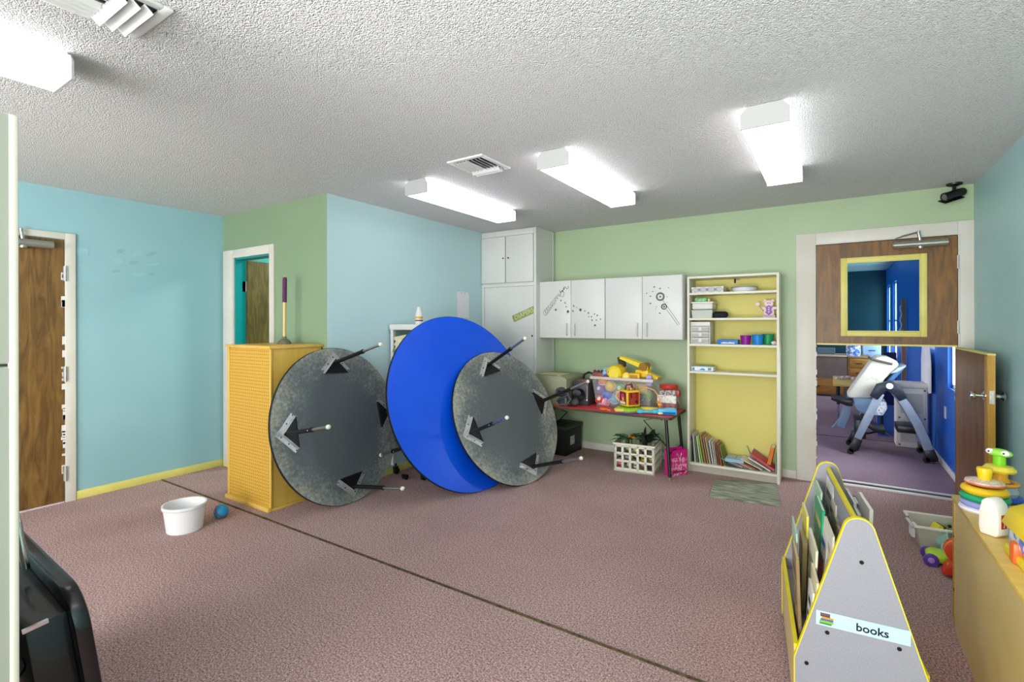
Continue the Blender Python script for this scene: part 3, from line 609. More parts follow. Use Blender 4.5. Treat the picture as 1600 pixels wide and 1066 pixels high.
# ------------------------------------------------------------------ books
def book(label, cat_group, M, w, h, th, col, pages='efe8d8', rough=.5):
    """w: depth of the book, h: height, th: thickness. local: x thickness, y depth (spine at y=0), z height"""
    t = thing('book', label, 'book', M=M, group=cat_group); c = .0015
    MB().box(0, c, 0, w, 0, h).box(th - c, th, 0, w, 0, h).box(0, th, 0, c, 0, h).build('cover', plain(col, rough), t)
    MB().box(c, th - c, c, w - .003, .003, h - .003).build('pages', plain(pages, .8), t)
    return t
zb = .085
ups = [(-1.117, .008, .17, .20, 'aab8a0', 'grey-green', .01), (-1.105, .010, .19, .23, '22282c', 'black', .04), (-1.088, .009, .2, .262, 'e2cabe', 'pale peach', .07), (-1.074, .01, .18, .24, 'b9c2c8', 'silver grey', .09),
       (-1.057, .008, .17, .215, '7fa04e', 'leaf green', .10), (-1.046, .006, .17, .21, '5b7a72', 'teal grey', .11), (-1.034, .010, .19, .245, 'e9ecdf', 'off-white', .13), (-1.018, .012, .19, .25, '8cc63e', 'lime green', .15),
       (-.998, .006, .2, .255, 'd9c6a0', 'sand', .16), (-.985, .009, .2, .262, 'c56f3e', 'rust', .17), (-.97, .008, .19, .25, 'b5a894', 'taupe', .17), (-.955, .009, .19, .235, 'e4c26a', 'gold yellow', .17),
       (-.938, .006, .18, .225, 'cbb9c2', 'pale mauve', .17), (-.925, .010, .18, .215, 'dfe6e2', 'mint white', .16), (-.907, .008, .17, .20, 'f0e9d6', 'ivory', .15), (-.888, .006, .17, .19, 'e8e4da', 'chalk white', .14),
       (-.872, .011, .16, .205, '8d4b38', 'brick brown', .15), (-.856, .008, .16, .195, 'c88a62', 'tan', .17), (-.842, .009, .16, .19, '7a3b2c', 'dark brown', .20), (-.826, .008, .15, .18, '9aa04a', 'olive', .24), (-.81, .007, .15, .165, '6e7a30', 'moss green', .3)]
for i, (x, th, w_, h_, c_, nm, tl) in enumerate(ups):
    dz = th * math.sin(tl)
    book('thin %s picture book leaning in upright row, bookcase bottom' % nm, 'picture books leaning on the bookcase bottom', TR(x, 4.80 + (i % 3) * .012, zb + dz, ry=-tl), w_, h_, th, c_)
# a low heap and a few leaning on the right
def flat_book(nm, x, y, z, L, W_, th, rz, c_, tilt=0.0, tail='lying in the low heap'):
    M = TR(x, y, z, rz=rz) @ Matrix.Rotation(tilt, 4, 'Y') @ Matrix.Rotation(PI / 2, 4, 'Y') @ Matrix.Rotation(0, 4, 'X')
    return book('%s book %s' % (nm, tail), 'books heaped on the bookcase bottom', M, W_, L, th, c_)
flat_book('thick dark-edged', -.80, 4.81, zb + .046, .14, .17, .04, .05, '2b2f3a')
flat_book('light blue board', -.815, 4.80, zb + .078, .155, .16, .028, -.04, '9fc2dc', tail='on top of the dark-edged book')
lay = [(-.775, .014, '6f8f8a', 'sea green', .16, .45, .0), (-.745, .010, 'd9c9b4', 'cream-covered', .17, .38, .0), (-.715, .009, 'b98d78', 'dusty brown', .17, .42, .0), (-.69, .009, 'a5645a', 'brick red', .18, .46, .0), (-.665, .008, 'dfcdb0', 'buff', .18, .46, .0), (-.64, .009, 'c08468', 'clay orange', .18, .48, 0),
       (-.61, .008, '6e3b30', 'maroon', .17, .50, 0), (-.585, .010, 'eadfce', 'eggshell', .19, .52, 0)]
for i, (x, th, c_, nm, L, tl, _) in enumerate(lay):
    a = PI / 2 - tl * .75  # leaning far over to the left
    book('thin %s book slumped in the leaning heap, bookcase bottom' % nm, 'books heaped on the bookcase bottom', TR(x + .07, 4.80 + .006 * (i % 2), zb + th * math.sin(a), ry=-a), .15, L, th, c_)
a = 1.02
book('red and pink hardback leaning left across the heap', 'books heaped on the bookcase bottom', TR(-.425, 4.80, zb + .022 * math.sin(a), ry=-a), .15, .215, .022, 'c4485a')
book('white-spined book beneath the red and pink hardback', 'books heaped on the bookcase bottom', TR(-.452, 4.80, zb + .012 * math.sin(a + .06), ry=-a - .06), .15, .20, .012, 'ece8e0')
book('lilac hardback leaning behind the red and pink one', 'books heaped on the bookcase bottom', TR(-.452, 4.955, zb + .018 * math.sin(.95), ry=-.95), .08, .20, .018, '9a6bb5')
book('pale green book standing behind the lilac hardback', 'books heaped on the bookcase bottom', TR(-.62, 4.99, zb + .03, ry=-.35), .04, .14, .01, 'cfdcae')
book('bright orange book leaning on the right side panel', 'books heaped on the bookcase bottom', TR(-.478, 4.80, zb + .075, ry=.2), .13, .155, .032, 'd9731c')
book('teal grey book upright against the right side panel', 'books heaped on the bookcase bottom', TR(-.412, 4.795, zb, ry=0), .16, .17, .009, '86a49c')

# ------------------------------------------------------------------ rug remnant
rg = MB().prism([(-.823, 4.15), (-.321, 4.21), (-.408, 4.775), (-.869, 4.658)], 0.001, .009)
tag(rg.build('carpet_remnant', mat('grey_green_carpet', '6f7462', 'b0b29c', scale=26, stretch=(.35, 3, 1), detail=6, rough=1, lo=.4, hi=.62, bump=.5, bscale=120), bevel=0), 'grey-green carpet remnant on the floor before the bookcase', 'rug')
# ------------------------------------------------------------------ folding round tables leaning at the middle wall
def disc_frame(x, y, phi, th, R):
    phi = math.radians(phi); th = math.radians(th); n0 = Vector((math.cos(phi), math.sin(phi), 0))
    up = Vector((0, 0, math.cos(th))) - math.sin(th) * n0; n = n0 * math.cos(th) + Vector((0, 0, math.sin(th))); side = up.cross(n)
    m = Matrix((side, up, n)).transposed().to_4x4(); m.translation = Vector((x, y, 0)) + R * up; return m
def round_table(label, M, R, rot, facing='under', tips=None, th=.022):
    """local x,y in the plane of the top, z out of the face that is seen"""
    t = thing('round_table', label, 'table', M=M, group='round tables leaning on edge'); N = 96
    circ = lambda r: [(r * math.cos(2 * PI * i / N), r * math.sin(2 * PI * i / N)) for i in range(N)]
    if facing == 'under':
        MB().prism(circ(R - .003), -th + .001, 0).build('tabletop', [M_under], t)
    else:
        MB().prism(circ(R - .003), -th + .001, 0).build('tabletop', [M_bluetop], t)
    MB().lathe([(R - .004, -th), (R, -th + .003), (R, -.003), (R - .004, 0.0004)], N, closed=True).build('edge_band', M_rubber, t)
    for k, (a, Lk) in enumerate(rot):
        # bracket frame: local X radial outward
        B = Matrix.Rotation(a, 4, 'Z'); zz = 1 if facing == 'under' else -1; z0 = 0 if zz > 0 else -th
        ap = .575 * R / .61; arm = .2; s = arm / math.sqrt(2); wd = .035
        o = [(ap, 0), (ap - s, s), (ap - s - wd / 1.414, s - wd / 1.414), (ap - wd * 1.414, 0), (ap - s - wd / 1.414, -s + wd / 1.414), (ap - s, -s)]
        za, zb2 = sorted((z0, z0 + zz * .004))
        br = MB().prism(o, za, zb2, B)
        # upstanding inner flange of the bracket
        for sg in (1, -1):
            p0 = (ap - wd * 1.414, 0); p1 = (ap - s - wd / 1.414, sg * (s - wd / 1.414)); dx, dy = p1[0] - p0[0], p1[1] - p0[1]
            br.prism([p0, p1, (p1[0] - .004, p1[1]), (p0[0] - .006, p0[1])][::sg], *sorted((z0, z0 + zz * .018)), B)
        bo = br.build('corner_bracket', M_zinc, t, smooth=0)
        sb = MB()
        for sg in (1, -1):
            for q in (.12, .5, .88):
                if q == .12 and sg < 0: continue
                px_, py_ = ap - wd * .72 - s * q, sg * s * q; sb.cyl((px_, py_, z0 + zz * .003), (px_, py_, z0 + zz * .008), .006, .004, n=8, M=B)
        so = sb.build('screws', M_black, bo); so['kind'] = 'stuff'
        pl = MB().prism([(ap - wd * 1.5, 0), (ap - s - wd / 1.5, s - wd * .9), (ap - s - wd / 1.5, -s + wd * .9)], *sorted((z0 + zz * .005, z0 + zz * .014)), B)
        pl.prism([(ap - s - wd / 1.5, s - wd * .9), (ap - s - wd / 1.5 - .006, s - wd * .9), (ap - s - wd / 1.5 - .006, -s + wd * .9), (ap - s - wd / 1.5, -s + wd * .9)], *sorted((z0, z0 + zz * .018)), B)
        pl.build('mount_plate', M_blackmet, bo, smooth=0)
        b0 = B @ Vector((ap - .085, 0, z0 + zz * .012)); rad = B.to_3x3() @ Vector((1, 0, 0))
        d = (Vector((0, 0, zz)) + rad * .09).normalized()
        lg = MB().cyl(b0, b0 + d * .04, .018, .016, n=14).cyl(b0 + d * .03, b0 + d * Lk * .62, .0155, n=14).cyl(b0 + d * Lk * .60, b0 + d * Lk * .63, .0175, n=14).build('leg', M_blackmet, t)
        MB().cyl(b0 + d * Lk * .62, b0 + d * (Lk - .02), .0105, n=12).cyl(b0 + d * (Lk - .03), b0 + d * (Lk - .012), .0125, n=12).build('leg_extension', M_steel, lg)
        c = b0 + d * (Lk - .004); MB().ball(c, .0165, 12, 8).build('foot_glide', M_shelfwhite, lg)
        MB().ball(b0 + d * Lk * .56 + rad * .016, .004, 8, 6).build('adjust_screw', M_white, lg)
    return t
M1 = disc_frame(-3.114, 2.545, 3.4, 12.4, .61)
round_table('round table showing worn dark underside, leaning beside the pegboard stand', M1, .61, [(PI / 2 - .05, .51), (PI - .03, .49), (-PI / 2 + .02, .51), (.02, .5)])
M2 = disc_frame(-2.42, 3.315, -11.5, 18.0, .762)
round_table('large round table with cobalt blue top, leaning between dark ones', M2, .762, [(PI / 2 + .5, .45), (PI + .45, .45), (-PI / 2 + .5, .45), (.5, .45)], facing='top', th=.026)
M3 = disc_frame(-2.195, 3.65, -12, 23.2, .61)
round_table('round table with legs outward leaning on the blue table', M3, .61, [(PI / 2 + .17, .53), (PI + .17, .51), (-PI / 2 + .2, .55), (.16, .55)])

# ------------------------------------------------------------------ pegboard stand and plunger
t = thing('pegboard_stand', 'tall yellow wooden box stand with pegboard front, plunger on top', 'stand', (-3.77, 2.09, 0))
MB().box(-.295, .295, .006, .43, .02, 1.20).build('body', M_pegside, t)
MB().box(-.275, .285, -.001, .006, .03, 1.19).build('pegboard_panel', M_peg, t)
MB().box(-.30, -.27, -.006, .006, .02, 1.20).box(.283, .302, -.004, .006, .02, 1.20).build('corner_strip', M_pegside, t, bevel=.001)
MB().box(-.31, .312, -.018, .44, 1.20, 1.222).build('top_board', M_pegside, t, bevel=.002)
MB().box(-.302, .306, -.028, .004, 0, .03).box(.296, .306, 0, .43, 0, .02).build('base_board', M_pegside, t, bevel=.003)
t = thing('plunger', 'wooden plunger with purple grip standing on the yellow stand', 'plunger', (-3.76, 2.38, 1.222))
MB().lathe([(.052, 0), (.052, .008), (.046, .022), (.03, .036), (.018, .042), (.016, .06), (0, .06)], 28).build('rubber_cup', mat('grey_rubber', '6f6d58', rough=.7), t)
MB().cyl((0, 0, .05), (.004, 0, .38), .0125, n=14).build('stick', M_birch, t)
MB().cyl((.0035, 0, .34), (.006, 0, .53), .0175, n=16).ball((.006, 0, .535), (.0165, .0165, .012)).build('grip', mat('purple_foam', '54284f', '64345c', scale=60, rough=.8), t)
MB().ball((.006, 0, .55), .007).build('hang_cap', M_birch, t)

# ------------------------------------------------------------------ bucket, ball
t = thing('bucket', 'small white plastic bucket on the mauve carpet', 'bucket', (-3.665, 1.595, 0))
MB().lathe([(0, 0.0), (.100, 0), (.104, .004), (.124, .165), (.131, .165), (.131, .178), (.121, .178), (.1005, .006), (0, .006)], 48).build('bucket_body', mat('white_plastic', 'e9e9ea', rough=.35), t)
MB().torus((0, 0, .158), .1265, .003, 48, 8).build('rim_bead', M_white, t)
t = thing('toy_ball', 'small blue rubber ball with red stripe beside white bucket', 'ball', (-3.66, 1.83, .0)); 
MB().ball((0, 0, .048), .048, 24, 16).build('ball_body', mat('blue_rubber', '1c90c4', rough=.45), t)
MB().torus((0, 0, 0), .0475, .0035, 32, 8, TR(0, 0, .048, ry=.9, rz=.6)).build('red_stripe', mat('red_rubber', 'a3263a', rough=.5), t)
t = thing('small_caster', 'loose black caster wheel on floor under the blue table', 'caster', (-3.24, 3.30, 0)) if False else None

# ------------------------------------------------------------------ rolling cart with beige machine
t = thing('rolling_cart', 'white rolling cart against wall behind the large blue table', 'cart', (-3.40, 3.2, 0)); Wc, Dc = .40, .62
for x in (0, Wc - .03):
    for y in (0, Dc - .03): MB().box(x, x + .03, y, y + .03, .09, 1.33).build('post', M_white, t)
for z, n in ((1.33, 'top_shelf'), (.86, 'shelf'), (.45, 'shelf')): MB().box(-.005 if n == 'top_shelf' else .0, Wc + (.02 if n == 'top_shelf' else 0), -.01 if n == 'top_shelf' else 0, Dc, z, z + (.05 if n == 'top_shelf' else .02)).build(n, M_white, t, bevel=.003)
for x in (.03, Wc - .03):
    for y in (.03, Dc - .03):
        c = MB().cyl((x, y, .07), (x, y, .1), .012, n=8).box(x - .014, x + .014, y - .02, y + .02, .045, .075).build('caster', M_black, t)
        MB().cyl((x - .012, y + .01, .03), (x + .012, y + .01, .03), .03, n=16).build('wheel', M_black, c)
M_beige = mat('aged_beige_plastic', 'd9d4b4', 'cdc8a8', rough=.5, scale=3)
t = thing('old_monitor', 'aged beige machine with vented side standing in the cart', 'monitor', (-3.375, 3.215, .88))
MB().prism([(.0, .0), (.35, 0), (.35, .40), (.30, .43), (.0, .385)], 0, .45, Matrix.Translation((0, .45, 0)) @ FY).build('casing', M_beige, t, bevel=.006)
sl = MB()
for i in range(6): sl.box(-.012, .02, .0, .02, .08 + i * .05, .105 + i * .05)
sl.build('cable_plug', M_black, t)
MB().box(.04, .33, -.006, .0, .02, .06).box(.06, .30, -.004, 0, .1, .36).build('front_panel', mat('beige_panel', 'e2ddbf', rough=.5), t, bevel=.002)
t = thing('lotion_bottle', 'small white lotion bottle on top of the white cart', 'bottle', (-3.16, 3.32, 1.38))
MB().lathe([(0, 0), (.032, 0), (.034, .01), (.034, .075), (.03, .105), (.02, .135), (.017, .15), (.014, .158), (0, .16)], 24).build('bottle_body', M_white, t)
MB().lathe([(.0345, .028), (.0345, .04)], 24, closed=False).build('brown_band', mat('brown_print', '5c3a2c'), t)
MB().lathe([(.0345, .05), (.0347, .07)], 24).build('gold_band', mat('gold_print', 'd7a64a'), t)
# paper note on the middle wall
t = thing('paper_note', 'white paper sheet with torn top pinned to pale blue wall', 'paper', (XM, 4.285, 1.45))
MB().box(.0005, .002, -.10, .105, 0, .262).build('sheet', mat('lilac_paper', 'eceaf0', rough=.8), t)
MB().box(.002, .004, -.112, .092, .215, .285).build('top_strip', mat('lilac_paper', 'eceaf0', rough=.8), t)
MB().ball((.004, -.03, .272), .004, 8, 6).ball((.004, .03, .272), .004, 8, 6).build('pin', M_blackmet, t)

# ------------------------------------------------------------------ beige cabinet, table and what is on and under it
t = thing('beige_machine', 'boxy beige office machine on the far left of red table', 'machine', (-2.64, 4.46, .555))
MB().prism([(0, 0), (.40, 0), (.40, .27), (.34, .295), (.0, .295)], 0, .44, TR(0, .44, 0) @ FY).build('casing', mat('sage_beige', '94987a', '8b8f72', rough=.5), t, bevel=.004)
MB().box(.04, .30, .05, .28, .295, .300).build('paper_tray', mat('cream_tray', 'd9cda0', rough=.5), t)
MB().tube([(.05, .02, .2965), (.2, .03, .2965), (.3, .06, .2965)], .003, n=5).build('cable', M_black, t)
tx0, tx1, ty0, ty1, tz = -2.66, -1.185, 4.385, 4.93, .555
t = thing('activity_table', 'low rectangular table with red top against green wall', 'table', ((tx0 + tx1) / 2, (ty0 + ty1) / 2, 0)); a = (tx1 - tx0) / 2; b = (ty1 - ty0) / 2
MB().prism(rrect(-a + .004, a - .004, -b + .004, b - .004, .03), tz - .022, tz).build('tabletop', mat('red_laminate', 'd64644', 'de5250', rough=.4), t)
MB().prism(rrect(-a, a, -b, b, .034), tz - .024, tz - .002).build('edge_band', mat('brown_band', '4a3b2a', rough=.5), t)
for sx in (-1, 1):
    MB().tube([(sx * (a - .10), -b + .06, tz - .03), (sx * (a - .10), b - .06, tz - .03)], .012, n=8).tube([(sx * (a - .10), 0, tz - .03), (sx * (a - .33), 0, tz - .1), (sx * (a - .10), 0, .22)], .006, n=6).tube([(sx * (a - .03), -b + .02, .22), (sx * (a - .03), b - .04, .22)], .007, n=6).build('folding_brace', M_blackmet, t)
    for sy, yy in ((-1, -b + .012), (1, b - .06)):
        lg = MB().cyl((sx * (a - .06), yy + .05 * (sy < 0), tz - .024), (sx * (a - .012), yy, .03), .015, n=12).build('leg', M_black, t)
        MB().cyl((sx * (a - .013), yy, 0), (sx * (a - .013), yy, .03), .011, .016, n=12).build('foot_cap', mat('brass_cap', 'b5a878', metal=.6, rough=.4), lg)
Z = tz
# stereo
t = thing('stereo', 'black portable stereo with red stripe on left end of table', 'stereo', (-2.22, 4.56, Z), rz=.05)
MB().rbox(-.0, .17, 0, .30, 0, .245, .012).build('casing', mat('charcoal_plastic', '3a3a3e', rough=.4), t)
MB().box(.03, .15, .01, .24, .245, .249).build('top_panel', mat('faded_red_print', 'b55a62', '6d4a50', scale=14, lo=.45, hi=.5), t)
MB().tube([(.02, .25, .245), (.03, .25, .29), (.08, .25, .315), (.13, .25, .30), (.15, .25, .245)], .012, n=8).build('handle', M_black, t)
for x in (.02,): MB().lathe([(.06, 0), (.062, .008), (.04, .004), (0, .006)], 24, frame((x + .06, 0, .11), (0, -1, 0))).build('speaker', M_black, t)
MB().ball((.16, -.01, .06), .009).tube([(.16, -.01, .06), (.16, -.006, .20)], .002, n=5).build('antenna', M_white, t)
# tangled black bag / headphones in front
t = thing('black_bag', 'crumpled dark grey bag with straps in front of stereo', 'bag', (-2.30, 4.47, Z))
rn = random.Random(11); bg_ = MB()
for i in range(16): bg_.ball((rn.uniform(-.03, .15), rn.uniform(-.03, .04), rn.uniform(.04, .15)), (rn.uniform(.03, .055), rn.uniform(.02, .035), rn.uniform(.03, .045)), 12, 8, TR(0, 0, 0, rz=0))
bg_.build('bag_body', mat('dark_nylon', '2b2b2e', '55565a', scale=18, rough=.6), t)
MB().tube([(-.04, -.05, .1), (.0, -.07, .17), (.08, -.07, .16), (.13, -.06, .08), (.1, -.07, .03), (.02, -.07, .02)], .014, n=8).tube([(-.02, -.05, .05), (.05, -.08, .09), (.12, -.06, .13)], .012, n=8).build('strap', mat('grey_webbing', '4a4b4f', rough=.5), t)
# clear tote of toys
t = thing('toy_tote', 'large clear plastic tote overflowing with colourful toys on table', 'storage tote', (-2.035, 4.61, Z)); TW, TD, TH = .615, .28, .30
M_clear = mat('clear_tote_plastic', 'f0eef4', rough=.12, alpha=.13)
rect_tub(MB(), 0, TW, 0, TD, 0, TH, .04, .003, 0).build('tote_body', M_clear, t)
MB().box(-.012, TW + .012, -.012, .004, TH - .028, TH).box(-.012, TW + .012, TD - .004, TD + .012, TH - .028, TH).box(-.012, .004, .004, TD - .004, TH - .028, TH).box(TW - .004, TW + .012, .004, TD - .004, TH - .028, TH).build('rim', mat('tote_rim', 'eadfcf', rough=.3, alpha=.75), t, bevel=.004)
TX, TY = -2.035, 4.61
def toy(name, label, cat='toy', loc=(0, 0, 0), rz=0, group='toys in the clear tote'): return thing(name, label, cat, loc, rz, group)
cols = {'red': 'd23b33', 'blue': '3f6fd8', 'purple': '7a4bb8', 'pink': 'e79ab0', 'peach': 'f0bb8e', 'green': '7cc24a', 'yellow': 'f2d21f', 'orange': 'ef8a2c', 'white': 'f0eee8', 'aqua': '59b9d8'}
def P_(c): return plain(cols.get(c, c), .35)
inside = [('toy_block', 'red', .08, .06, .06), ('toy_ball', 'blue', .14, .07, .10), ('toy_ring', 'peach', .30, .035, .12), ('toy_block', 'purple', .07, .08, .16), ('toy_ball', 'aqua', .22, .09, .07), ('toy_block', 'blue', .36, .06, .06),
          ('toy_ball', 'yellow', .17, .08, .20), ('toy_block', 'green', .27, .12, .19), ('toy_ball', 'orange', .09, .1, .24), ('toy_block', 'pink', .12, .05, .04), ('toy_ball', 'purple', .44, .1, .09), ('toy_block', 'yellow', .48, .12, .19), ('toy_ball', 'peach', .38, .13, .2), ('toy_block', 'white', .2, .2, .1), ('toy_block', 'red', .4, .2, .12), ('toy_ball', 'green', .5, .2, .12), ('toy_block', 'orange', .3, .22, .2), ('toy_ball', 'pink', .1, .2, .15)]
rn = random.Random(4)
for k, (nm, c, x, y, z) in enumerate(inside):
    kind = {'toy_block': 'block', 'toy_ball': 'ball', 'toy_ring': 'ring'}[nm]
    pos = 'low' if z < .13 else 'high'; side = 'left end' if x < .2 else ('middle' if x < .4 else 'right end')
    q = toy(nm, '%s toy %s seen through clear tote, %s at its %s' % ({'aqua': 'light blue'}.get(c, c), kind, pos, side) + (' rear' if y > .15 else ''), kind, (TX + x, TY + y, Z + z))
    if kind == 'ball': MB().ball((0, 0, 0), .042, 16, 10).build('ball_body', P_(c), q); MB().torus((0, 0, 0), .0415, .003, 20, 6, TR(0, 0, 0, rx=rn.uniform(0, 2))).build('seam_ring', P_('white'), q)
    elif kind == 'ring': MB().torus((0, 0, 0), .032, .008, 24, 8, TR(0, -.02, 0, rx=PI / 2)).build('ring_body', P_(c), q); MB().ball((0, -.02, 0), (.022, .006, .022), 14, 8).build('ring_centre', P_('d99a8a'), q)
    else: M_ = TR(0, 0, 0, rz=rn.uniform(-.6, .6), rx=rn.uniform(-.5, .5)); MB().rbox(-.034, .034, -.028, .028, -.03, .03, .006, M_).build('block_body', P_(c), q); MB().cyl((0, -.031, 0), (0, -.027, 0), .016, n=12, M=M_).build('stud', P_('white'), q)
# heap above the rim
zt = Z + TH
q = toy('toy_camera', 'yellow rounded toy drum at front of the toy heap', 'toy', (TX + .24, TY + .08, zt + .035), .3)
MB().cyl((-.02, -.04, .0), (.02, .05, .02), .062, .055, n=28).build('drum_body', P_('yellow'), q, bevel=.006); MB().cyl((-.024, -.052, 0), (-.02, -.04, 0), .045, .05, n=24).build('face_disc', P_('f6dc3c'), q)
q = toy('toy_duck', 'yellow wedge-shaped toy left of the drum on the heap', 'toy', (TX + .17, TY + .07, zt + .01), .1)
MB().prism([(-.06, 0), (.06, 0), (.055, .05), (.0, .06), (-.04, .02)], -.035, .035, FY).build('wedge_body', P_('f0c81e'), q, bevel=.006); MB().cyl((.005, -.04, .03), (.005, -.03, .03), .013, n=12).build('red_button', P_('8c2f3a'), q)
q = toy('toy_digger', 'yellow toy digger with twin-arm boom on top of heap', 'toy vehicle', (TX + .40, TY + .14, zt + .03), -.1)
MB().rbox(.02, .13, -.04, .04, -.02, .04, .01).build('digger_body', P_('f2c81a'), q)
for y in (-.035, .025): MB().prism([(-.12, .12), (-.11, .14), (.12, .075), (.13, .045), (.10, .04)], y, y + .012, TR(0, 0, 0) @ FY).build('boom_arm', P_('f5da3a'), q)
MB().prism([(-.14, .13), (-.09, .09), (-.08, .05), (-.12, .04), (-.13, .08)], -.03, .03, FY).build('bucket', P_('3b3222'), q); MB().cyl((.09, -.055, .065), (.09, .045, .065), .032, n=18).build('gear_wheel', P_('9a6b14'), q)
MB().prism([(.10, .03), (.21, -.01), (.20, -.03), (.08, -.01)], -.03, .03, FY).build('tail_scoop', P_('f2cf2a'), q)
q = toy('toy_barrel', 'short yellow cylinder toy between drum and digger', 'toy', (TX + .345, TY + .06, zt + .01), .2)
MB().cyl((0, -.03, 0), (0, .03, 0.0), .034, n=24).build('barrel_body', P_('f1c71c'), q, bevel=.004); MB().cyl((0, -.034, 0), (0, -.03, 0), .02, n=16).build('barrel_face', P_('f7e06a'), q)
q = toy('toy_crate', 'yellow box-shaped toy under the digger boom', 'toy', (TX + .43, TY + .06, zt + .005), 0)
MB().rbox(-.045, .045, -.03, .03, -.02, .035, .008).build('box_body', P_('eab71a'), q); MB().box(-.03, .03, -.033, -.03, -.008, .02).build('box_window', P_('b9860e'), q)
q = toy('toy_train', 'dark red toy with studded top at the heap left end', 'toy', (TX + .07, TY + .1, zt + .005), .1)
MB().rbox(-.07, .09, -.06, .06, -.03, .03, .02).build('train_body', P_('8c4a44'), q)
for i in range(5): MB().ball((-.05 + .03 * i, -.03, .032), .012, 10, 6).build('stud', P_('3a2a2a'), q)
q = toy('toy_bowl', 'pale upturned bowl behind the dark red toy', 'toy', (TX + .12, TY + .2, zt + .005), 0)
MB().lathe([(.07, 0), (.068, .03), (.045, .058), (.0, .066)], 28).build('bowl_body', P_('d8dccb'), q); MB().torus((0, 0, .0), .07, .005, 28, 6).build('rim', P_('white'), q)
q = toy('toy_figure', 'light blue figure toy lying beside the yellow wedge', 'toy', (TX + .135, TY + .02, zt + .01), 0)
MB().ball((0, 0, .02), (.02, .018, .022)).ball((0, 0, .048), .014).build('figure_body', P_('8fbfe0'), q); MB().ball((.012, -.012, .0), .014).build('purple_foot', P_('6a3fa0'), q)
q = toy('toy_block', 'green block peeking behind the yellow wedge', 'block', (TX + .19, TY + .17, zt + .05), .3)
MB().rbox(-.035, .035, -.03, .03, -.03, .03, .007).build('block_body', P_('9ad24a'), q); MB().cyl((0, 0, .03), (0, 0, .036), .014, n=12).build('stud', P_('green'), q)
q = toy('toy_cup', 'peach stacking cup tilted behind the yellow drum', 'cup', (TX + .26, TY + .2, zt + .04), 0)
MB().lathe([(0, 0), (.03, 0), (.04, .06), (.036, .06), (.027, .004), (0, .004)], 24, TR(0, 0, 0, rx=.6)).build('cup_body', P_('f2b98e'), q); MB().torus((0, 0, .06), .04, .004, 24, 6, TR(0, 0, 0, rx=.6)).build('rim', P_('e89a6a'), q)
q = toy('toy_block', 'lilac block at right corner of the heap', 'block', (TX + .575, TY + .04, zt + .0), .2)
MB().rbox(-.02, .02, -.02, .02, -.05, .03, .005).build('block_body', P_('a79ae0'), q); MB().box(-.012, .012, -.022, -.02, -.03, .01).build('stripe', P_('7a6ac8'), q)
for o_ in bpy.data.objects:
    if o_.get('group') == 'toys in the clear tote': o_.scale = (1.3, 1.15, 1.3) if o_.location.z < zt - .02 else (1.22, 1.15, 1.22)
# activity cube
t = thing('activity_cube', 'yellow toy activity cube with red number panel, on table', 'toy', (-1.60, 4.505, Z), rz=.89); s = .070
MB().rbox(-s, s, -s, s, .055, .205, .012).build('cube_body', P_('f2d535'), t)
for i in range(4):
    lob = MB().rbox(-s - .012, s + .012, -s - .03, -s + .03, .0, .045, .018, Matrix.Rotation(i * PI / 2, 4, 'Z')).build('foot_lobe', P_('a9d130' if i % 2 == 0 else '9ccf2c'), t)
def panel(rzz, c, n):
    Mx = Matrix.Rotation(rzz, 4, 'Z'); o = MB().prism(rrect(-.056, .056, .072, .188, .008), s + .0, s + .003, Mx @ FY).build('panel', P_(c), t, label=n); return o, Mx @ Matrix.Translation((0, -s - .0035, 0)) @ FY
p1, mt = panel(0, 'b8402c', 'red panel with the numbers 1 to 4')
for tx_, x, y, c in (('1', -.028, .158, 'f3d9a0'), ('2', .028, .158, 'c8452f'), ('3', -.028, .10, 'e58b6a'), ('4', .028, .10, '7c1f16')):
    text_mesh('numeral', tx_, .062, plain('1c1412', .5), p1, mt @ Matrix.Translation((x, y, 0)), bold=.0025)
    text_mesh('numeral_inner', tx_, .056, P_(c) if tx_ != '1' else plain('1c1412', .5), p1, mt @ Matrix.Translation((x, y, .0012)), bold=-.001)
p2, mt = panel(-PI / 2, '8f2238', 'dark red panel with a pink rattle picture')
MB().prism([(.026 * math.cos(i * PI / 8), .145 + .03 * math.sin(i * PI / 8)) for i in range(16)], .0005, .002, mt).build('picture_pink', P_('b35a8c'), p2)
MB().prism([(.008 + .02 * math.cos(i * PI / 8), .122 + .022 * math.sin(i * PI / 8)) for i in range(16)], .002, .003, mt).build('picture_orange', P_('f0a52a'), p2)
MB().prism([(-.045, .078), (.045, .078), (.045, .092), (.03, .104), (.02, .092), (.008, .104), (-.004, .092), (-.018, .104), (-.03, .092), (-.04, .104), (-.045, .092)], .0005, .002, mt).build('picture_white', P_('white'), p2)
MB().tube([(-.05, 0, .2), (-.04, 0, .245), (0, 0, .255), (.03, 0, .24), (.04, 0, .2)], .006, n=8).tube([(-.0, -.04, .2), (.01, -.03, .25), (.03, .02, .265), (.045, .04, .2)], .006, n=8).build('wire_loop', P_('5b3a38'), t)
for i in range(5): MB().ball((-.04 + .018 * i, -.03 + .01 * (i % 2), .215), .013, 10, 8).build('bead', P_(('d9803a', 'c24a34', 'e8b46a', 'f3e6c0', 'a3462e')[i]), t)
q = toy('toy_ring', 'pale yellow toy ring lying at table front below the cube', 'toy', (-1.66, 4.44, Z), 0, None)
MB().torus((0, 0, .02), .045, .02, 28, 10, sz=.9).build('ring_body', P_('f0dc5a'), q); MB().ball((0, 0, .016), (.03, .03, .014)).build('ring_centre', P_('e8c838'), q)
q = toy('toy_plate', 'purple toy plate under the pale yellow ring', 'toy', (-1.60, 4.47, Z), 0, None)
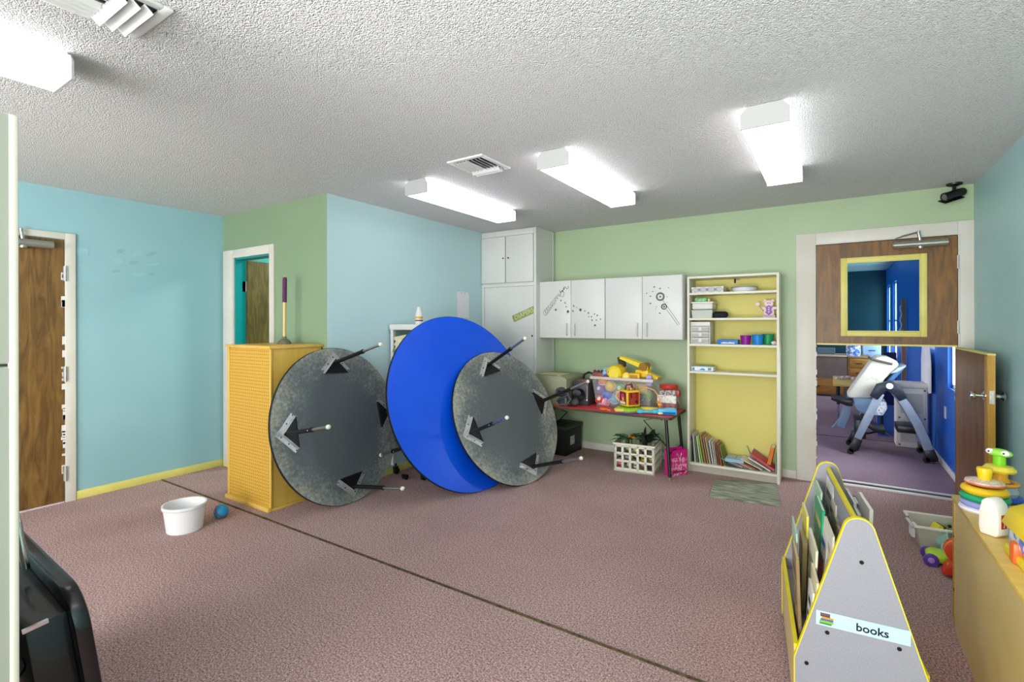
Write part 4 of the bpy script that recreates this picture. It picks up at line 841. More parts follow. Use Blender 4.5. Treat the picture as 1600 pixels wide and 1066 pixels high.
MB().lathe([(0, .0), (.10, 0), (.115, .008), (.10, .012), (0, .008)], 32).build('plate_body', P_('5b3aa0'), q); MB().torus((0, 0, .009), .112, .004, 32, 6).build('rim', P_('7a5ac0'), q)
q = toy('toy_scoop', 'small orange toy scoop at table edge before the tote', 'toy', (-1.83, 4.43, Z), .1, None)
MB().ball((0, 0, .012), (.04, .025, .013), 14, 8).build('scoop_bowl', P_('ef7a1c'), q); MB().rbox(.03, .07, -.008, .008, .0, .014, .004).build('scoop_handle', P_('ef7a1c'), q)
q = toy('toy_piano', 'yellow toy keyboard bar with dark side right of cube', 'toy', (-1.52, 4.50, Z), .28, None)
MB().rbox(0, .26, 0, .07, 0.012, .042, .008).build('keyboard_body', P_('efd524'), q); MB().box(.005, .255, -.002, .04, .002, .014).build('dark_underside', P_('4a5a1c'), q); MB().box(.02, .24, .02, .06, .042, .045).build('key_strip', P_('f6e66a'), q)
q = toy('toy_guitar', 'light blue toy guitar at front right of table', 'toy', (-1.50, 4.425, Z), .42, None)
MB().ball((.03, 0, .022), (.035, .024, .02), 16, 10).rbox(.04, .14, -.016, .016, .01, .034, .008).rbox(.13, .19, -.03, .03, .006, .044, .014).prism([(.18, -.04), (.34, -.05), (.35, .03), (.30, .06), (.22, .05), (.18, .03)], .004, .055).build('guitar_body', P_('4fbfe2'), q, bevel=.004)
MB().box(.22, .33, -.053, -.048, .01, .03).build('blue_side_strip', P_('1c5fb8'), q); MB().ball((.2, -.042, .016), (.025, .012, .012), 12, 8).build('cream_knob', P_('e8e0c0'), q); MB().box(.24, .33, -.03, .02, .055, .058).build('pick_guard', P_('7fd4ee'), q)
# orange hoop, jar
q = toy('toy_hoop', 'thin orange wire hoop standing right of the cube', 'toy', (-1.45, 4.565, Z), .05, None)
MB().tube([(-.09, 0, .03), (-.09, 0, .15), (-.06, 0, .2), (0, 0, .225), (.06, 0, .21), (.10, 0, .16), (.13, 0, .07)], .005, n=8).build('hoop_wire', P_('f0a870'), q); MB().rbox(-.11, .15, -.015, .015, 0, .03, .007).build('hoop_base', P_('c9d84a'), q)
for i in range(4): MB().ball((.10 + .01 * i, -.01, .10 - .02 * i), .014, 10, 8).build('bead', P_(('ef8a2c', 'f0b23c', 'e46a2c', 'c0442c')[i]), q)
t = thing('plastic_jar', 'large clear jar with red lid and white label on table', 'jar', (-1.315, 4.80, Z))
MB().rbox(-.09, .09, -.08, .08, 0, .205, .03, seg=3).build('jar_body', mat('jar_clear', 'd8c8c4', rough=.15, alpha=.25), t)
MB().rbox(-.08, .08, -.07, .07, .008, .075, .02, seg=2).build('red_contents', mat('mixed_red_pieces', 'a02838', 'c8606c', scale=30, detail=1, lo=.48, hi=.52), t)
MB().rbox(-.08, .08, -.07, .07, .14, .195, .02).build('dark_contents', mat('mixed_dark_pieces', '7f2c30', 'cfe0dc', scale=45, detail=1, lo=.50, hi=.54), t)
MB().box(-.088, .088, -.0825, -.0805, .075, .148).build('paper_label', mat('jar_label', 'f1eeea', 'c7b8b4', scale=28, lo=.55, hi=.62), t)
MB().lathe([(0, .205), (.082, .205), (.086, .215), (.086, .232), (.075, .245), (0, .246)], 28).build('lid', P_('c8372c'), t)
MB().rbox(.06, .105, -.03, .03, .13, .195, .012).build('handle', P_('c8372c'), t)

# black lidded box below
t = thing('black_bin', 'black plastic file bin with grey lid under red table', 'bin', (-2.44, 4.80, 0), rz=-.04)
MB().prism([(-.135, -.18), (.12, -.18), (.12, .18), (-.135, .18)], 0, .27).build('bin_body', mat('matte_black', '151516', rough=.5), t, bevel=.006)
MB().rbox(-.145, .13, -.19, .19, .27, .305, .008).box(-.1, .09, -.15, .15, .305, .31).build('lid', mat('dusty_lid', '3c3c38', rough=.6), t)
MB().box(.1205, .122, -.08, .01, .1, .19).build('paper_label', mat('white_tag', 'd8d8d8', '8c8c8c', scale=60), t)
# crate of plants
t = thing('milk_crate', 'white open lattice crate of leafy plants under table edge', 'crate', (-1.728, 4.43, 0), rz=.10); CW, CD, CH = .375, .35, .265
cm = MB(); T_ = .012
def lattice(mb, L, M):
    cs = L / 5.35; 
    for i in range(6):
        x = i * (L - .022) / 5; mb.box(x, x + .022, 0, T_, .02, CH, M)
    for z0, z1 in ((.0, .034), (.088, .108), (.158, .178), (.226, CH)): mb.box(0, L, 0, T_, z0, z1, M)
lattice(cm, CW, Matrix.Identity(4)); o_front = cm.build('front_wall', M_shelfwhite, t, bevel=.0015)
cm = MB(); lattice(cm, CW, TR(0, CD - T_, 0)); cm.build('back_wall', M_shelfwhite, t)
cm = MB(); lattice(cm, CD, TR(T_, 0, 0, rz=PI / 2)); cm.build('side_wall', M_shelfwhite, t)
cm = MB(); lattice(cm, CD, TR(CW, 0, 0, rz=PI / 2)); cm.build('side_wall', M_shelfwhite, t)
MB().box(0, CW, 0, CD, 0.004, .012).build('base', M_shelfwhite, t)
MB().box(-.008, CW + .008, -.008, T_, CH - .018, CH).box(-.008, CW + .008, CD - T_, CD + .008, CH - .018, CH).box(-.008, T_, 0, CD, CH - .018, CH).box(CW - T_, CW + .008, 0, CD, CH - .018, CH).build('rim', M_shelfwhite, t, bevel=.003)
rn = random.Random(21)
inn = [('eb4668', 'pink', .045, .065), ('c9c2a8', 'cream', .13, .06), ('e4dfcb', 'ivory', .2, .06), ('b06a58', 'terracotta', .265, .065), ('26262e', 'black', .33, .06), ('20242a', 'dark', .05, .135), ('8f9098', 'striped grey', .12, .13), ('3a2c24', 'brown', .2, .135), ('c9b23c', 'mustard', .27, .13), ('b8a832', 'olive yellow', .335, .13), ('3d4632', 'dark green', .05, .2), ('57603c', 'moss', .12, .2), ('d8cf60', 'yellow', .2, .205), ('3c2a2c', 'plum', .27, .2)]
cb_ = t
for k, (c, nm, x, z) in enumerate(inn):
    wp = cb_.matrix_basis @ Vector((x, .06 + .02 * (k % 2), z))
    q = thing('crate_toy', '%s toy seen through a crate opening, %s row' % (nm, ('bottom', 'middle', 'top')[min(2, int((z - .04) / .065))]), 'toy', wp, .1, 'toys inside the white crate')
    if k % 3: MB().rbox(-.026, .026, -.02, .03, -.026, .026, .01).build('toy_body', plain(c, .5), q); MB().box(-.02, .02, -.022, -.02, -.004, .006).build('stripe', plain('cfcabd' if k % 2 else '1c1c1c', .5), q)
    else: MB().ball((0, 0, 0), (.03, .026, .028), 14, 10).build('toy_body', plain(c, .5), q); MB().torus((0, 0, 0), .029, .003, 20, 6).build('band', plain('e9e4d8', .5), q)
def leaf_blade(mb, base, d, L, wd, droop=.3, n=6):
    d = Vector(d).normalized(); sd = d.cross(Vector((0, 0, 1))).normalized(); b = len(mb.v); vs = []
    for i in range(n + 1):
        q = i / n; p = Vector(base) + d * L * q + Vector((0, 0, -droop * L * q * q)); w_ = wd * math.sin(PI * min(1, q * .9 + .1)) + .0005
        vs += [p + sd * w_, p + Vector((0, 0, w_ * .4)), p - sd * w_]
    fs = []
    for i in range(n):
        a = i * 3; fs += [(a, a + 3, a + 4, a + 1), (a + 1, a + 4, a + 5, a + 2)]
    mb.add(vs, fs)
base = cb_.matrix_basis @ Vector((.1, .12, .24))
t = thing('artificial_plant', 'trailing green artificial plant at the crate left side', 'plant', base)
for i in range(22):
    mb = MB(); a = rn.uniform(-3.4, 1.2); leaf_blade(mb, (rn.uniform(-.04, .06), rn.uniform(-.05, .05), .04), (math.cos(a), math.sin(a) * .8, rn.uniform(.35, .9)), rn.uniform(.11, .19), rn.uniform(.011, .022), rn.uniform(.2, .6)); mb.build('leaf', plain(rn.choice(['2c5c38', '3d7a48', '1f4030', '5a9058']), .5), t)
MB().cyl((0, 0, -.2), (0, 0, .05), .02, n=8).build('stem', plain('2c3a20', .7), t)
base = cb_.matrix_basis @ Vector((.25, .18, .235))
t = thing('artificial_plant', 'dark spiky artificial plant at the crate right side', 'plant', base)
for i in range(26):
    mb = MB(); a = rn.uniform(0, 2 * PI); leaf_blade(mb, (rn.uniform(-.03, .05), rn.uniform(-.04, .04), .02), (math.cos(a), math.sin(a) * .8, rn.uniform(.7, 2.2)), rn.uniform(.13, .21), rn.uniform(.012, .028), rn.uniform(.2, .6)); mb.build('leaf', plain(rn.choice(['16261c', '223528', '2b3524', '33482e']), .5), t)
MB().cyl((0, 0, -.2), (0, 0, .05), .025, n=8).build('stem', plain('1c2418', .7), t)
wp = cb_.matrix_basis @ Vector((.14, .12, .30))
t = thing('artificial_flower', 'orange and yellow artificial flower cluster above the crate', 'flower', wp)
for i in range(7): MB().ball((.022 * math.cos(i * .9), .016 * math.sin(i * .9), .012 * (i % 2)), (.014, .012, .012), 10, 6).build('petal', plain(('d78a1c', 'e8b030', 'b8641c')[i % 3], .6), t)
MB().cyl((0, 0, -.12), (0, 0, 0), .005, n=6).build('stem', plain('2c3a20', .7), t)
# gift bag
t = thing('gift_bag', 'pink printed paper gift bag standing by the table leg', 'bag', (-1.225, 4.50, 0), rz=.93)
Mb = mat('pink_print_paper', 'd8307e', 'e9a2c0', scale=38, detail=2, lo=.47, hi=.55, rough=.45)
M_pk = plain('cf1c80', .4)
MB().box(0, .19, -.0, .002, 0, .165).build('front_panel', Mb, t); MB().box(0, .19, 0.0, .002, .165, .235).build('upper_band', M_pk, t); MB().box(0, .19, .07, .072, 0, .245).build('back_panel', M_pk, t)
MB().box(0, .002, .0, .036, 0, .22, TR(0, 0, 0, rz=-.12)).box(.0, .002, .036, .072, 0, .23, TR(0, 0, 0, rz=0)).build('side_gusset', plain('d6207e', .4), t); MB().box(.188, .19, 0, .072, 0, .23).build('side_gusset', M_pk, t); MB().box(0, .19, 0, .072, 0, .002).build('base', M_pk, t)
MB().tube([(.07, -.002, .19), (.075, -.006, .21), (.10, -.01, .15), (.12, -.006, .21), (.125, -.002, .19)], .0022, n=6).build('cord_handle', M_white, t)
MB().prism([(.02, .03), (.17, .03), (.16, .05), (.10, .045), (.06, .055)], .0005, .0015, FY).build('printed_figure', plain('8c1c48', .5), t, smooth=0)
# ------------------------------------------------------------------ A-frame book rack
RM = TR(.0739, 1.976, 0, rz=.125)      # local x across, y along the length, near panel at y=0
M_rack = mat('grey_speckled_laminate', '8d8c93', '97969d', rough=.5, scale=240, detail=2)
M_yel = plain('e3cf1e', .4); RL = .745; RH = .744; ZV = .235; HWD = .188
t = thing('book_rack', 'grey A-shaped book display rack with yellow edges, books sign', 'book rack', M=RM)
def rack_outline(g=0.0):
    r = .045; sl = HWD / (RH - ZV + .02)
    ang = math.atan(sl); top = []
    cz = RH - r
    for i in range(13):
        a = (PI - ang) - (PI - 2 * ang) * i / 12 if False else (PI - ang) + (-(PI - 2 * ang)) * i / 12
        top.append(((r - g) * math.cos(a), cz + (r - g) * math.sin(a)))
    return [(HWD - g, 0), (HWD - g, ZV)][::1] + top[::-1] + [(-HWD + g, ZV), (-HWD + g, 0)]
for y0, nm in ((0, 'near'), (RL - .018, 'far')):
    pn = MB().prism(rack_outline(.003), 0, .018, TR(0, y0 + .018, 0) @ FY).build('end_panel', M_rack, t)
    o = rack_outline(0); i_ = rack_outline(.0035); eb = MB()
    for k in range(len(o) - 1):
        eb.add([(o[k][0], y0 - .0005, o[k][1]), (o[k + 1][0], y0 - .0005, o[k + 1][1]), (o[k + 1][0], y0 + .0185, o[k + 1][1]), (o[k][0], y0 + .0185, o[k][1]),
                (i_[k][0], y0 - .0005, i_[k][1]), (i_[k + 1][0], y0 - .0005, i_[k + 1][1]), (i_[k + 1][0], y0 + .0185, i_[k + 1][1]), (i_[k][0], y0 + .0185, i_[k][1])],
               [(0, 1, 2, 3), (4, 5, 1, 0), (3, 2, 6, 7), (7, 6, 5, 4)])
    eb.build('edge_band', M_yel, pn)
    if y0 == 0:
        for x, z in ((.006, .60), (-.09, .345), (.105, .345), (-.15, .225), (.15, .2)):
            MB().lathe([(.0065, 0), (.0065, .0015), (.003, .0015), (.0025, .0005), (0, .0005)], 14, frame((x, -.0005, z), (0, -1, 0))).build('screw', M_blackmet, pn)
        # taped sign
        SB = TR(.006, -.0012, .388, ry=.02) @ FY
        sg = MB().prism([(-.128, -.024), (.128, -.024), (.128, .024), (-.128, .024)], 0, .0008, SB).build('name_strip', mat('pale_blue_card', 'b4cfe0', 'bdd8e8', scale=30, stretch=(.2, 1, 6), rough=.25), pn, label='pale blue strip reading books')
        text_mesh('lettering', 'books', .036, plain('101418', .5), sg, SB @ Matrix.Translation((.028, -.003, .0012)), depth=.0004, bold=.0006)
        for k, (c, x0, x1) in enumerate((('2f8f3c', -.118, -.083), ('9aa82c', -.118, -.078), ('1f6f9a', -.115, -.079), ('c98a1c', -.112, -.078), ('6b2f2a', -.116, -.088), ('6a4a44', -.116, -.088))):
            z0 = -.019 + k * .0064; MB().prism([(x0, z0), (x1, z0), (x1, z0 + .0058), (x0, z0 + .0058)], .001, .0016, SB).build('printed_book', plain(c, .5), sg, smooth=0)
MB().box(-.006, .006, .018, RL - .018, .10, RH - .035).build('centre_board', M_rack, t)
MB().box(-.0065, .0065, .018, RL - .018, RH - .035, RH - .022).build('centre_edge', M_yel, t)
for sx in (-1, 1):
    for k, (xa, z) in enumerate(((.006, .44), (.05, .345), (.10, .22))):
        xb = (.05, .10, HWD - .012)[k]
        tr_ = MB().box(min(sx * xa, sx * xb), max(sx * xa, sx * xb), .018, RL - .018, z - .012, z).build('shelf_board', M_rack, t)
    lip = MB().box(min(sx * (HWD - .014), sx * (HWD - .002)), max(sx * (HWD - .014), sx * (HWD - .002)), .018, RL - .018, .04, .262).build('front_lip', M_birch, t)
    MB().box(min(sx * (HWD - .0145), sx * (HWD - .0015)), max(sx * (HWD - .0145), sx * (HWD - .0015)), .018, RL - .018, .262, .272).build('lip_edge', M_yel, lip)
    for k, (xa, z) in enumerate(((.05, .44), (.10, .345))):
        MB().box(min(sx * xa, sx * (xa + .008)), max(sx * xa, sx * (xa + .006)), .018, RL - .018, z - .12, z + .02).build('step_riser', M_rack, t)
    for z in (.05,): pass
def rack_book(nm, side, tier, y, W_, Hh, th, col, lean, dx=0, pages='efe8d8', pic=None, yaw=0.0):
    """stands on a tier, cover towards the outside, leaning back against the board"""
    xa, z = {0: (.012, .44), 1: (.060, .345), 2: (.112, .22)}[tier]
    x = xa + dx
    B = RM @ TR(side * x, y, z + .002 + th * math.sin(lean), rz=(0 if side > 0 else PI) + yaw) @ Matrix.Rotation(-lean, 4, 'Y')
    t_ = thing('book', '%s' % nm, 'book', M=B, group='picture books in the grey rack')
    c = .0018; Wd = W_ / 2
    MB().box(0, c, -Wd, Wd, 0, Hh).box(th - c, th, -Wd, Wd, 0, Hh).box(0, th, Wd - c, Wd, 0, Hh).build('cover', plain(col, .35), t_)
    MB().box(c, th - c, -Wd + .003, Wd - c, .003, Hh - .003).build('pages', plain(pages, .8), t_)
    if pic:
        MB().box(th, th + .0005, -Wd + .02, Wd - .02, Hh * .12, Hh * .55).build('cover_picture', mat('picture_' + nm.replace(' ', '_')[:20], pic[0], pic[1], scale=30, lo=.45, hi=.55, rough=.4), t_)
        MB().box(th, th + .0005, -Wd + .03, Wd - .03, Hh * .7, Hh * .8).build('cover_title', plain(pic[1], .4), t_)
    return t_
# left side (seen), from the far end to the near end
rack_book('white picture book standing highest at far end of rack', -1, 0, .61, .20, .25, .008, 'dedad2', .05, pic=('c9c4bc', '6a6460'))
rack_book('grey spotted picture book beside the highest white one', -1, 0, .50, .15, .20, .010, 'c9c5b8', .07, .002, pic=('b5b0a4', '55504a'))
rack_book('olive edged board book in the rack top row', -1, 0, .42, .12, .155, .016, '8d8a6c', .08, .0, 'a9a68a')
rack_book('tan edged board book in the rack top row', -1, 0, .33, .12, .145, .016, 'a49c80', .08, .0, 'b0aa8c')
rack_book('small cream board book in the rack top row', -1, 0, .24, .10, .11, .016, 'd5cfba', .08, .0, 'a9a488')
rack_book('pale green patterned book next to the emerald one', -1, 1, .61, .20, .315, .009, '9ac4a4', .05, .0, pic=('8fb89a', '58906c'))
rack_book('emerald green hardback in the rack middle row', -1, 1, .47, .21, .285, .012, '1f9a6c', .05, .006, 'e9e4d6', pic=('1c8c62', 'c4b86a'))
rack_book('orange and white cartoon-covered book in middle row', -1, 1, .33, .18, .235, .010, 'e6e0dc', .10, .012, pic=('e0703c', '3f5f9c'))
rack_book('cream book behind the orange and white one', -1, 1, .25, .22, .27, .008, 'e4dccb', .04, .0, pic=('ded5c2', 'b9ae98'))
rack_book('bright yellow book near the rack lower left', -1, 2, .50, .19, .365, .009, 'ecdc5c', .02, .0, pic=('e6d244', 'c9b030'))
rack_book('thick beige board book in front of the yellow one', -1, 2, .41, .14, .28, .018, '9c8c5c', .03, .012, 'b5a87c')
rack_book('large cream picture book in the rack lower row', -1, 2, .27, .24, .33, .009, 'e0dac2', .04, .0, pic=('d8d2ba', 'aaa488'))
rack_book('mint green thin book at the rack front left', -1, 2, .38, .20, .335, .007, 'a9cbb4', -.02, .036, pic=('9cc0a8', '6f9a80'))
rack_book('brown book with black lettered spine, rack lower left', -1, 2, .22, .19, .30, .012, '8c7352', -.03, .040, 'c9b890', pic=('8c7352', '1a1a1a'))
rack_book('black and white small book low in the near corner', -1, 2, .10, .12, .225, .008, 'e4e2da', .05, .020, pic=('e4e2da', '2a2a2a'))
rack_book('yellow covered book low behind the brown one', -1, 2, .11, .17, .27, .008, 'e9e0b4', .03, .006, pic=('c8bd7c', '8f8448'))
rack_book('white topped book sticking out at the right of rack', 1, 1, .58, .20, .30, .010, 'e2e4ea', .0, .0, pic=('3a3f8c', 'a9b4d0'))
rack_book('blue and white book sticking out at the right of rack', 1, 1, .50, .20, .28, .012, 'cfd6e4', .0, .0, pic=('2a2f7c', 'dfe6f0'))
rack_book('large tilted white-backed picture book at right of rack', 1, 1, .43, .22, .33, .012, 'e6dcd8', -.02, .018, pic=('9a9aa4', '5a4a48'))
rack_book('indigo spined book between the white books at right', 1, 1, .58, .20, .27, .012, '2c2a7a', -.02, .02, pic=('3a388c', 'b0b4e0'))

# ------------------------------------------------------------------ low birch cabinet on the right
CX0, CX1, CY0, CY1, CZ = .46, .885, 1.94, 2.985, .60
t = thing('low_cabinet', 'low birch plywood cabinet against right wall holding toys', 'cabinet', (CX0, CY0, 0)); LX = CX1 - CX0; LY = CY1 - CY0
MB().box(-.004, LX, -.004, LY + .004, CZ - .018, CZ).build('top_panel', wood('birch_top', 'd0ab4c', 'dcbb60', sc=(2, 8, 2), s=2), t, bevel=.003)
MB().box(.002, .014, .016, LY - .04, .0, CZ - .018).build('back_panel', M_birch, t)
MB().box(0, LX, LY - .018, LY, .03, CZ - .018).box(.0, .014, LY - .04, LY - .018, .03, CZ - .018).build('end_panel', M_birchedge, t, bevel=.002)
MB().box(0, LX, 0, .016, 0, CZ - .018).build('end_panel', M_birchedge, t, bevel=.002)
MB().box(.014, LX, .016, LY - .018, .06, .078).build('shelf', M_birch, t); MB().box(.014, LX, .016, LY - .018, .32, .338).build('shelf', M_birch, t)
for z in (.42, .18): MB().box(-.002, .0005, LY - .036, LY - .022, z - .004, z + .004).build('hinge_pin', plain('5a4310', .5), t)
CT = CZ
# ring stacker
t = thing('ring_stacker', 'ring stacker with yellow, green, lilac rings on birch cabinet', 'toy', (.533, 2.80, CT))
MB().lathe([(0, 0), (.080, 0), (.083, .006), (.08, .014), (.06, .022), (0, .024)], 36).build('base', P_('ecebf2'), t)
MB().torus((0, 0, .030), .060, .019, 36, 12, sz=.75).build('lilac_ring', P_('9aa0dc'), t)
MB().torus((0, 0, .056), .060, .021, 36, 12, sz=.75).build('green_ring', P_('17a06c'), t)
MB().torus((0, 0, .086), .054, .023, 36, 12, sz=.75).build('yellow_ring', P_('f0c51c'), t)
MB().lathe([(0, .104), (.045, .106), (.064, .118), (.062, .124), (.03, .132), (0, .134)], 36).build('clear_disc', mat('glitter_disc', 'e8dcd0', 'd9a890', scale=60, rough=.2), t)
MB().torus((0, 0, .116), .060, .005, 36, 8).build('coral_rim', P_('e6785c'), t)
MB().lathe([(.020, .12), (.022, .14), (.026, .172), (.024, .178), (.015, .18), (0, .18)], 28).build('post_cap', P_('f2cf1a'), t)
# tall frog topped toy
t = thing('spinner_toy', 'toy tower with green frog head behind the ring stacker', 'toy', (.605, 2.93, CT), rz=-.6)
MB().lathe([(0, 0), (.075, 0), (.08, .01), (.07, .02), (0, .022)], 32).build('base', P_('d9a23c'), t)
MB().torus((0, 0, .033), .062, .016, 32, 10, sz=.7).build('blue_ring', P_('1f55c4'), t)
MB().lathe([(.055, .042), (.062, .06), (.055, .085), (.03, .09)], 28).build('clear_drum', mat('clear_drum', 'cfe4ea', rough=.1, alpha=.5), t)
MB().ball((.02, -.015, .065), .016).ball((-.02, -.02, .062), .014).build('green_beads', P_('b8d62c'), t)
MB().torus((0, 0, .095), .055, .010, 32, 8, sz=.7).build('orange_ring', P_('f0a22c'), t)
MB().lathe([(.035, .10), (.026, .12), (.03, .145)], 24).build('gold_neck', P_('eab01c'), t)
MB().lathe([(0, .140), (.05, .142), (.058, .152), (.045, .166), (0, .172)], 8).build('yellow_hat', P_('f4dc4a'), t)
MB().cyl((0, 0, .168), (0, 0, .215), .021, n=20).build('green_neck', P_('7ed31f'), t)
hd = MB().ball((0, 0, .222), (.044, .03, .018), 20, 12).build('frog_head', P_('9ae04a'), t)
MB().ball((-.024, -.016, .226), (.016, .014, .012), 14, 10).ball((.026, -.016, .226), (.016, .014, .012), 14, 10).build('eye_white', P_('f2f2ee'), hd)
MB().ball((-.024, -.029, .227), .004, 8, 6).ball((.026, -.029, .227), .004, 8, 6).build('pupil', M_black, hd)
# white rounded toy with red maker's tag
t = thing('white_toy', 'white rounded toy with small red tag, standing on birch cabinet', 'toy', (.505, 2.50, CT), rz=-.75)
pf = [(x_ * .72, z_ * .92) for x_, z_ in [(-.042, .0), (.034, .0), (.045, .02), (.045, .09), (.034, .128), (.012, .15), (-.012, .152), (-.034, .135), (-.046, .09), (-.048, .03)]]
MB().prism(pf, -.026, .036, FY).build('toy_shell', mat('ivory_plastic', 'efe9dc', rough=.4), t, bevel=.010)
tg = MB().box(.0322, .0340, -.024, .002, .035, .085).build('maker_tag', P_('b5331c'), t)
text_mesh('lettering', 'Fisher-Price', .0088, plain('f0d9cc', .5), tg, TR(.0342, -.011, .06) @ Matrix.Rotation(PI / 2, 4, 'X') @ Matrix.Rotation(PI / 2, 4, 'Y') @ Matrix.Rotation(PI / 2, 4, 'Z'), depth=.0002)
# yellow box toy at the edge
t = thing('toy_carrier', 'yellow and blue toy case at the edge of birch cabinet', 'toy', (.515, 2.03, CT), rz=.06)
MB().rbox(0, .2, 0, .30, .035, .115, .02).build('clear_case', mat('blue_white_print', 'dce6f2', '3f7fd4', scale=26, detail=2, lo=.48, hi=.53, rough=.3), t)
MB().rbox(-.006, .21, -.01, .31, .0, .032, .01).build('yellow_base', P_('f0d52a'), t); MB().rbox(-.014, .02, .19, .23, .0, .07, .01).build('orange_latch', P_('e8682a'), t)
MB().prism([(-.012, .10), (.215, .10), (.20, .155), (.16, .175), (.05, .175), (.01, .155)], -.31, .01, Matrix.Rotation(PI / 2, 4, 'X')).build('yellow_lid', P_('f4d21a'), t, bevel=.006)
MB().rbox(.06, .15, .08, .24, .172, .19, .008).build('red_handle', P_('d8421c'), t)
MB().rbox(-.010, .0, .0, .30, .03, .10, .004).build('blue_frame', P_('4a8fe0'), t) if False else None
MB().lathe([(.05, 0), (.06, .01), (.055, .02)], 20, TR(.1, .33, .06)).build('aqua_wheel', P_('8fcfe4'), t)

# ------------------------------------------------------------------ floor tub and push toys behind the cabinet
t = thing('floor_tub', 'cloudy clear plastic tub of toys on floor by open door', 'storage tub', (.43, 3.86, 0), rz=.10)
M_tub = mat('cloudy_plastic', 'd8d4c0', rough=.35, alpha=.8)
rect_tub(MB(), 0, .36, 0, .26, 0, .15, .03, .003, 0).build('tub_body', M_tub, t)
MB().box(-.014, .374, -.014, .004, .138, .152).box(-.014, .374, .256, .274, .138, .152).box(-.014, .004, .004, .06, .138, .152).box(-.014, .004, .2, .256, .138, .152).box(-.014, .004, .06, .2, .118, .13).box(.356, .374, .004, .256, .138, .152).build('rim', mat('tub_rim', 'e9e5d4', rough=.4), t, bevel=.003)
MB().box(-.003, .012, .09, .17, .045, .10, TR(0, 0, 0)).build('paper_label', plain('e8eae6', .6), t)
for x in (.03, .09): MB().box(x, x + .02, .03, .23, .01, .06).build('inner_rib', M_tub, t)
q = thing('toy_truck', 'yellow and black striped toy in the floor tub', 'toy', (.53, 3.98, .03), rz=.3); MB().rbox(-.05, .05, -.04, .04, 0, .11, .012, TR(0, 0, 0, ry=.5)).build('truck_body', P_('e6d82a'), q)
for x in (-.025, .005, .035): MB().box(x, x + .01, -.042, .042, .02, .112, TR(0, 0, 0, ry=.5)).build('black_stripe', M_black, q)
q = thing('toy_turtle', 'olive toy with black studs in the floor tub', 'toy', (.66, 4.02, .03)); MB().rbox(-.08, .08, -.05, .05, 0, .115, .03).build('toy_body', P_('8f9c5c'), q); 
for i in range(6): MB().ball((-.06 + i * .024, -.04, .112), .010, 8, 6).build('stud', M_black, q)
q = thing('toy_flower', 'crimson toy flower on top of the tub toys', 'toy', (.61, 3.93, .09)); MB().ball((0, 0, 0), (.03, .02, .025)).ball((.03, 0, .01), .02).build('petals', P_('c8284a'), q); MB().ball((0, -.018, .005), .008).build('centre', P_('e88a9c'), q)
q = thing('toy_cup', 'mint cup lying near the tub front wall', 'cup', (.55, 3.90, .06)); MB().lathe([(0, 0), (.04, 0), (.052, .08), (.048, .08), (.036, .005), (0, .005)], 24, TR(0, 0, 0, rx=.5, ry=.9)).build('cup_body', P_('9cc9b4'), q); MB().torus((0, 0, .08), .05, .003, 24, 6, TR(0, 0, 0, rx=.5, ry=.9)).build('rim', P_('b5dcc9'), q)
# green car with popper dome
t = thing('toy_popper', 'lime green push toy with purple wheel and clear dome', 'toy', (.50, 3.70, 0), rz=.0)
MB().prism([(-.045, .03), (.12, .01), (.14, .05), (.06, .075), (-.02, .08), (-.05, .06)], -.05, .05, FY).build('car_body', P_('b4dc2c'), t, bevel=.012)
MB().prism([(-.005, .079), (.08, .068), (.12, .055), (.12, .05), (-.01, .06)], -.035, .035, FY).build('grey_deck', P_('7f93a0'), t)
for y in (-.062, .05):
    wz = MB().cyl((-.03, y, .036), (-.03, y + .014, .036), .036, n=24).build('wheel', P_('5c3a9c'), t, bevel=.003); MB().ball((-.03, y, .036), (.016, .004, .016), 12, 8).build('hub', P_('a48ad8'), wz)
MB().ball((.07, 0, .10), .052, 20, 14).build('clear_dome', mat('clear_dome', 'e8f0f2', rough=.05, alpha=.3), t)
MB().ball((.06, -.01, .09), .013).ball((.085, .01, .10), .012).build('white_balls', P_('f4f2f0'), t); MB().ball((.09, -.03, .13), .02).build('blue_knob', P_('3a9cc8'), t); MB().ball((.05, -.02, .145), .014).build('red_knob', P_('c8284a'), t)
t = thing('toy_walker', 'orange-red upright push toy half hidden by birch cabinet', 'toy', (.575, 3.56, 0), rz=.0)
MB().prism(arc(0, .15, .065, 0, 2 * PI, 28)[:-1], -.02, .03, FY).build('round_body', P_('dc4a22'), t, bevel=.008); MB().torus((0, 0, 0), .058, .007, 28, 8, TR(-.0, -.022, .15) @ FY).build('yellow_rim', P_('f0a23c'), t)
MB().prism([(-.075, .02), (-.03, .015), (.05, .02), (.05, .10), (-.035, .095), (-.06, .06)], -.03, .04, FY).build('striped_base', P_('d8341c'), t, bevel=.006)
for k, (c, x) in enumerate((('e8b020', -.062), ('e8b020', -.045), ('f2f0ee', -.022))): MB().prism([(x, .025), (x + (.010 if k < 2 else .024), .022), (x + (.018 if k < 2 else .03), .085), (x + (.008 if k < 2 else .004), .08)], .0302, .034, FY).build('stripe', P_(c), t)
MB().ball((-.02, 0, .012), (.03, .03, .012)).build('foot', P_('8c1c3a'), t)

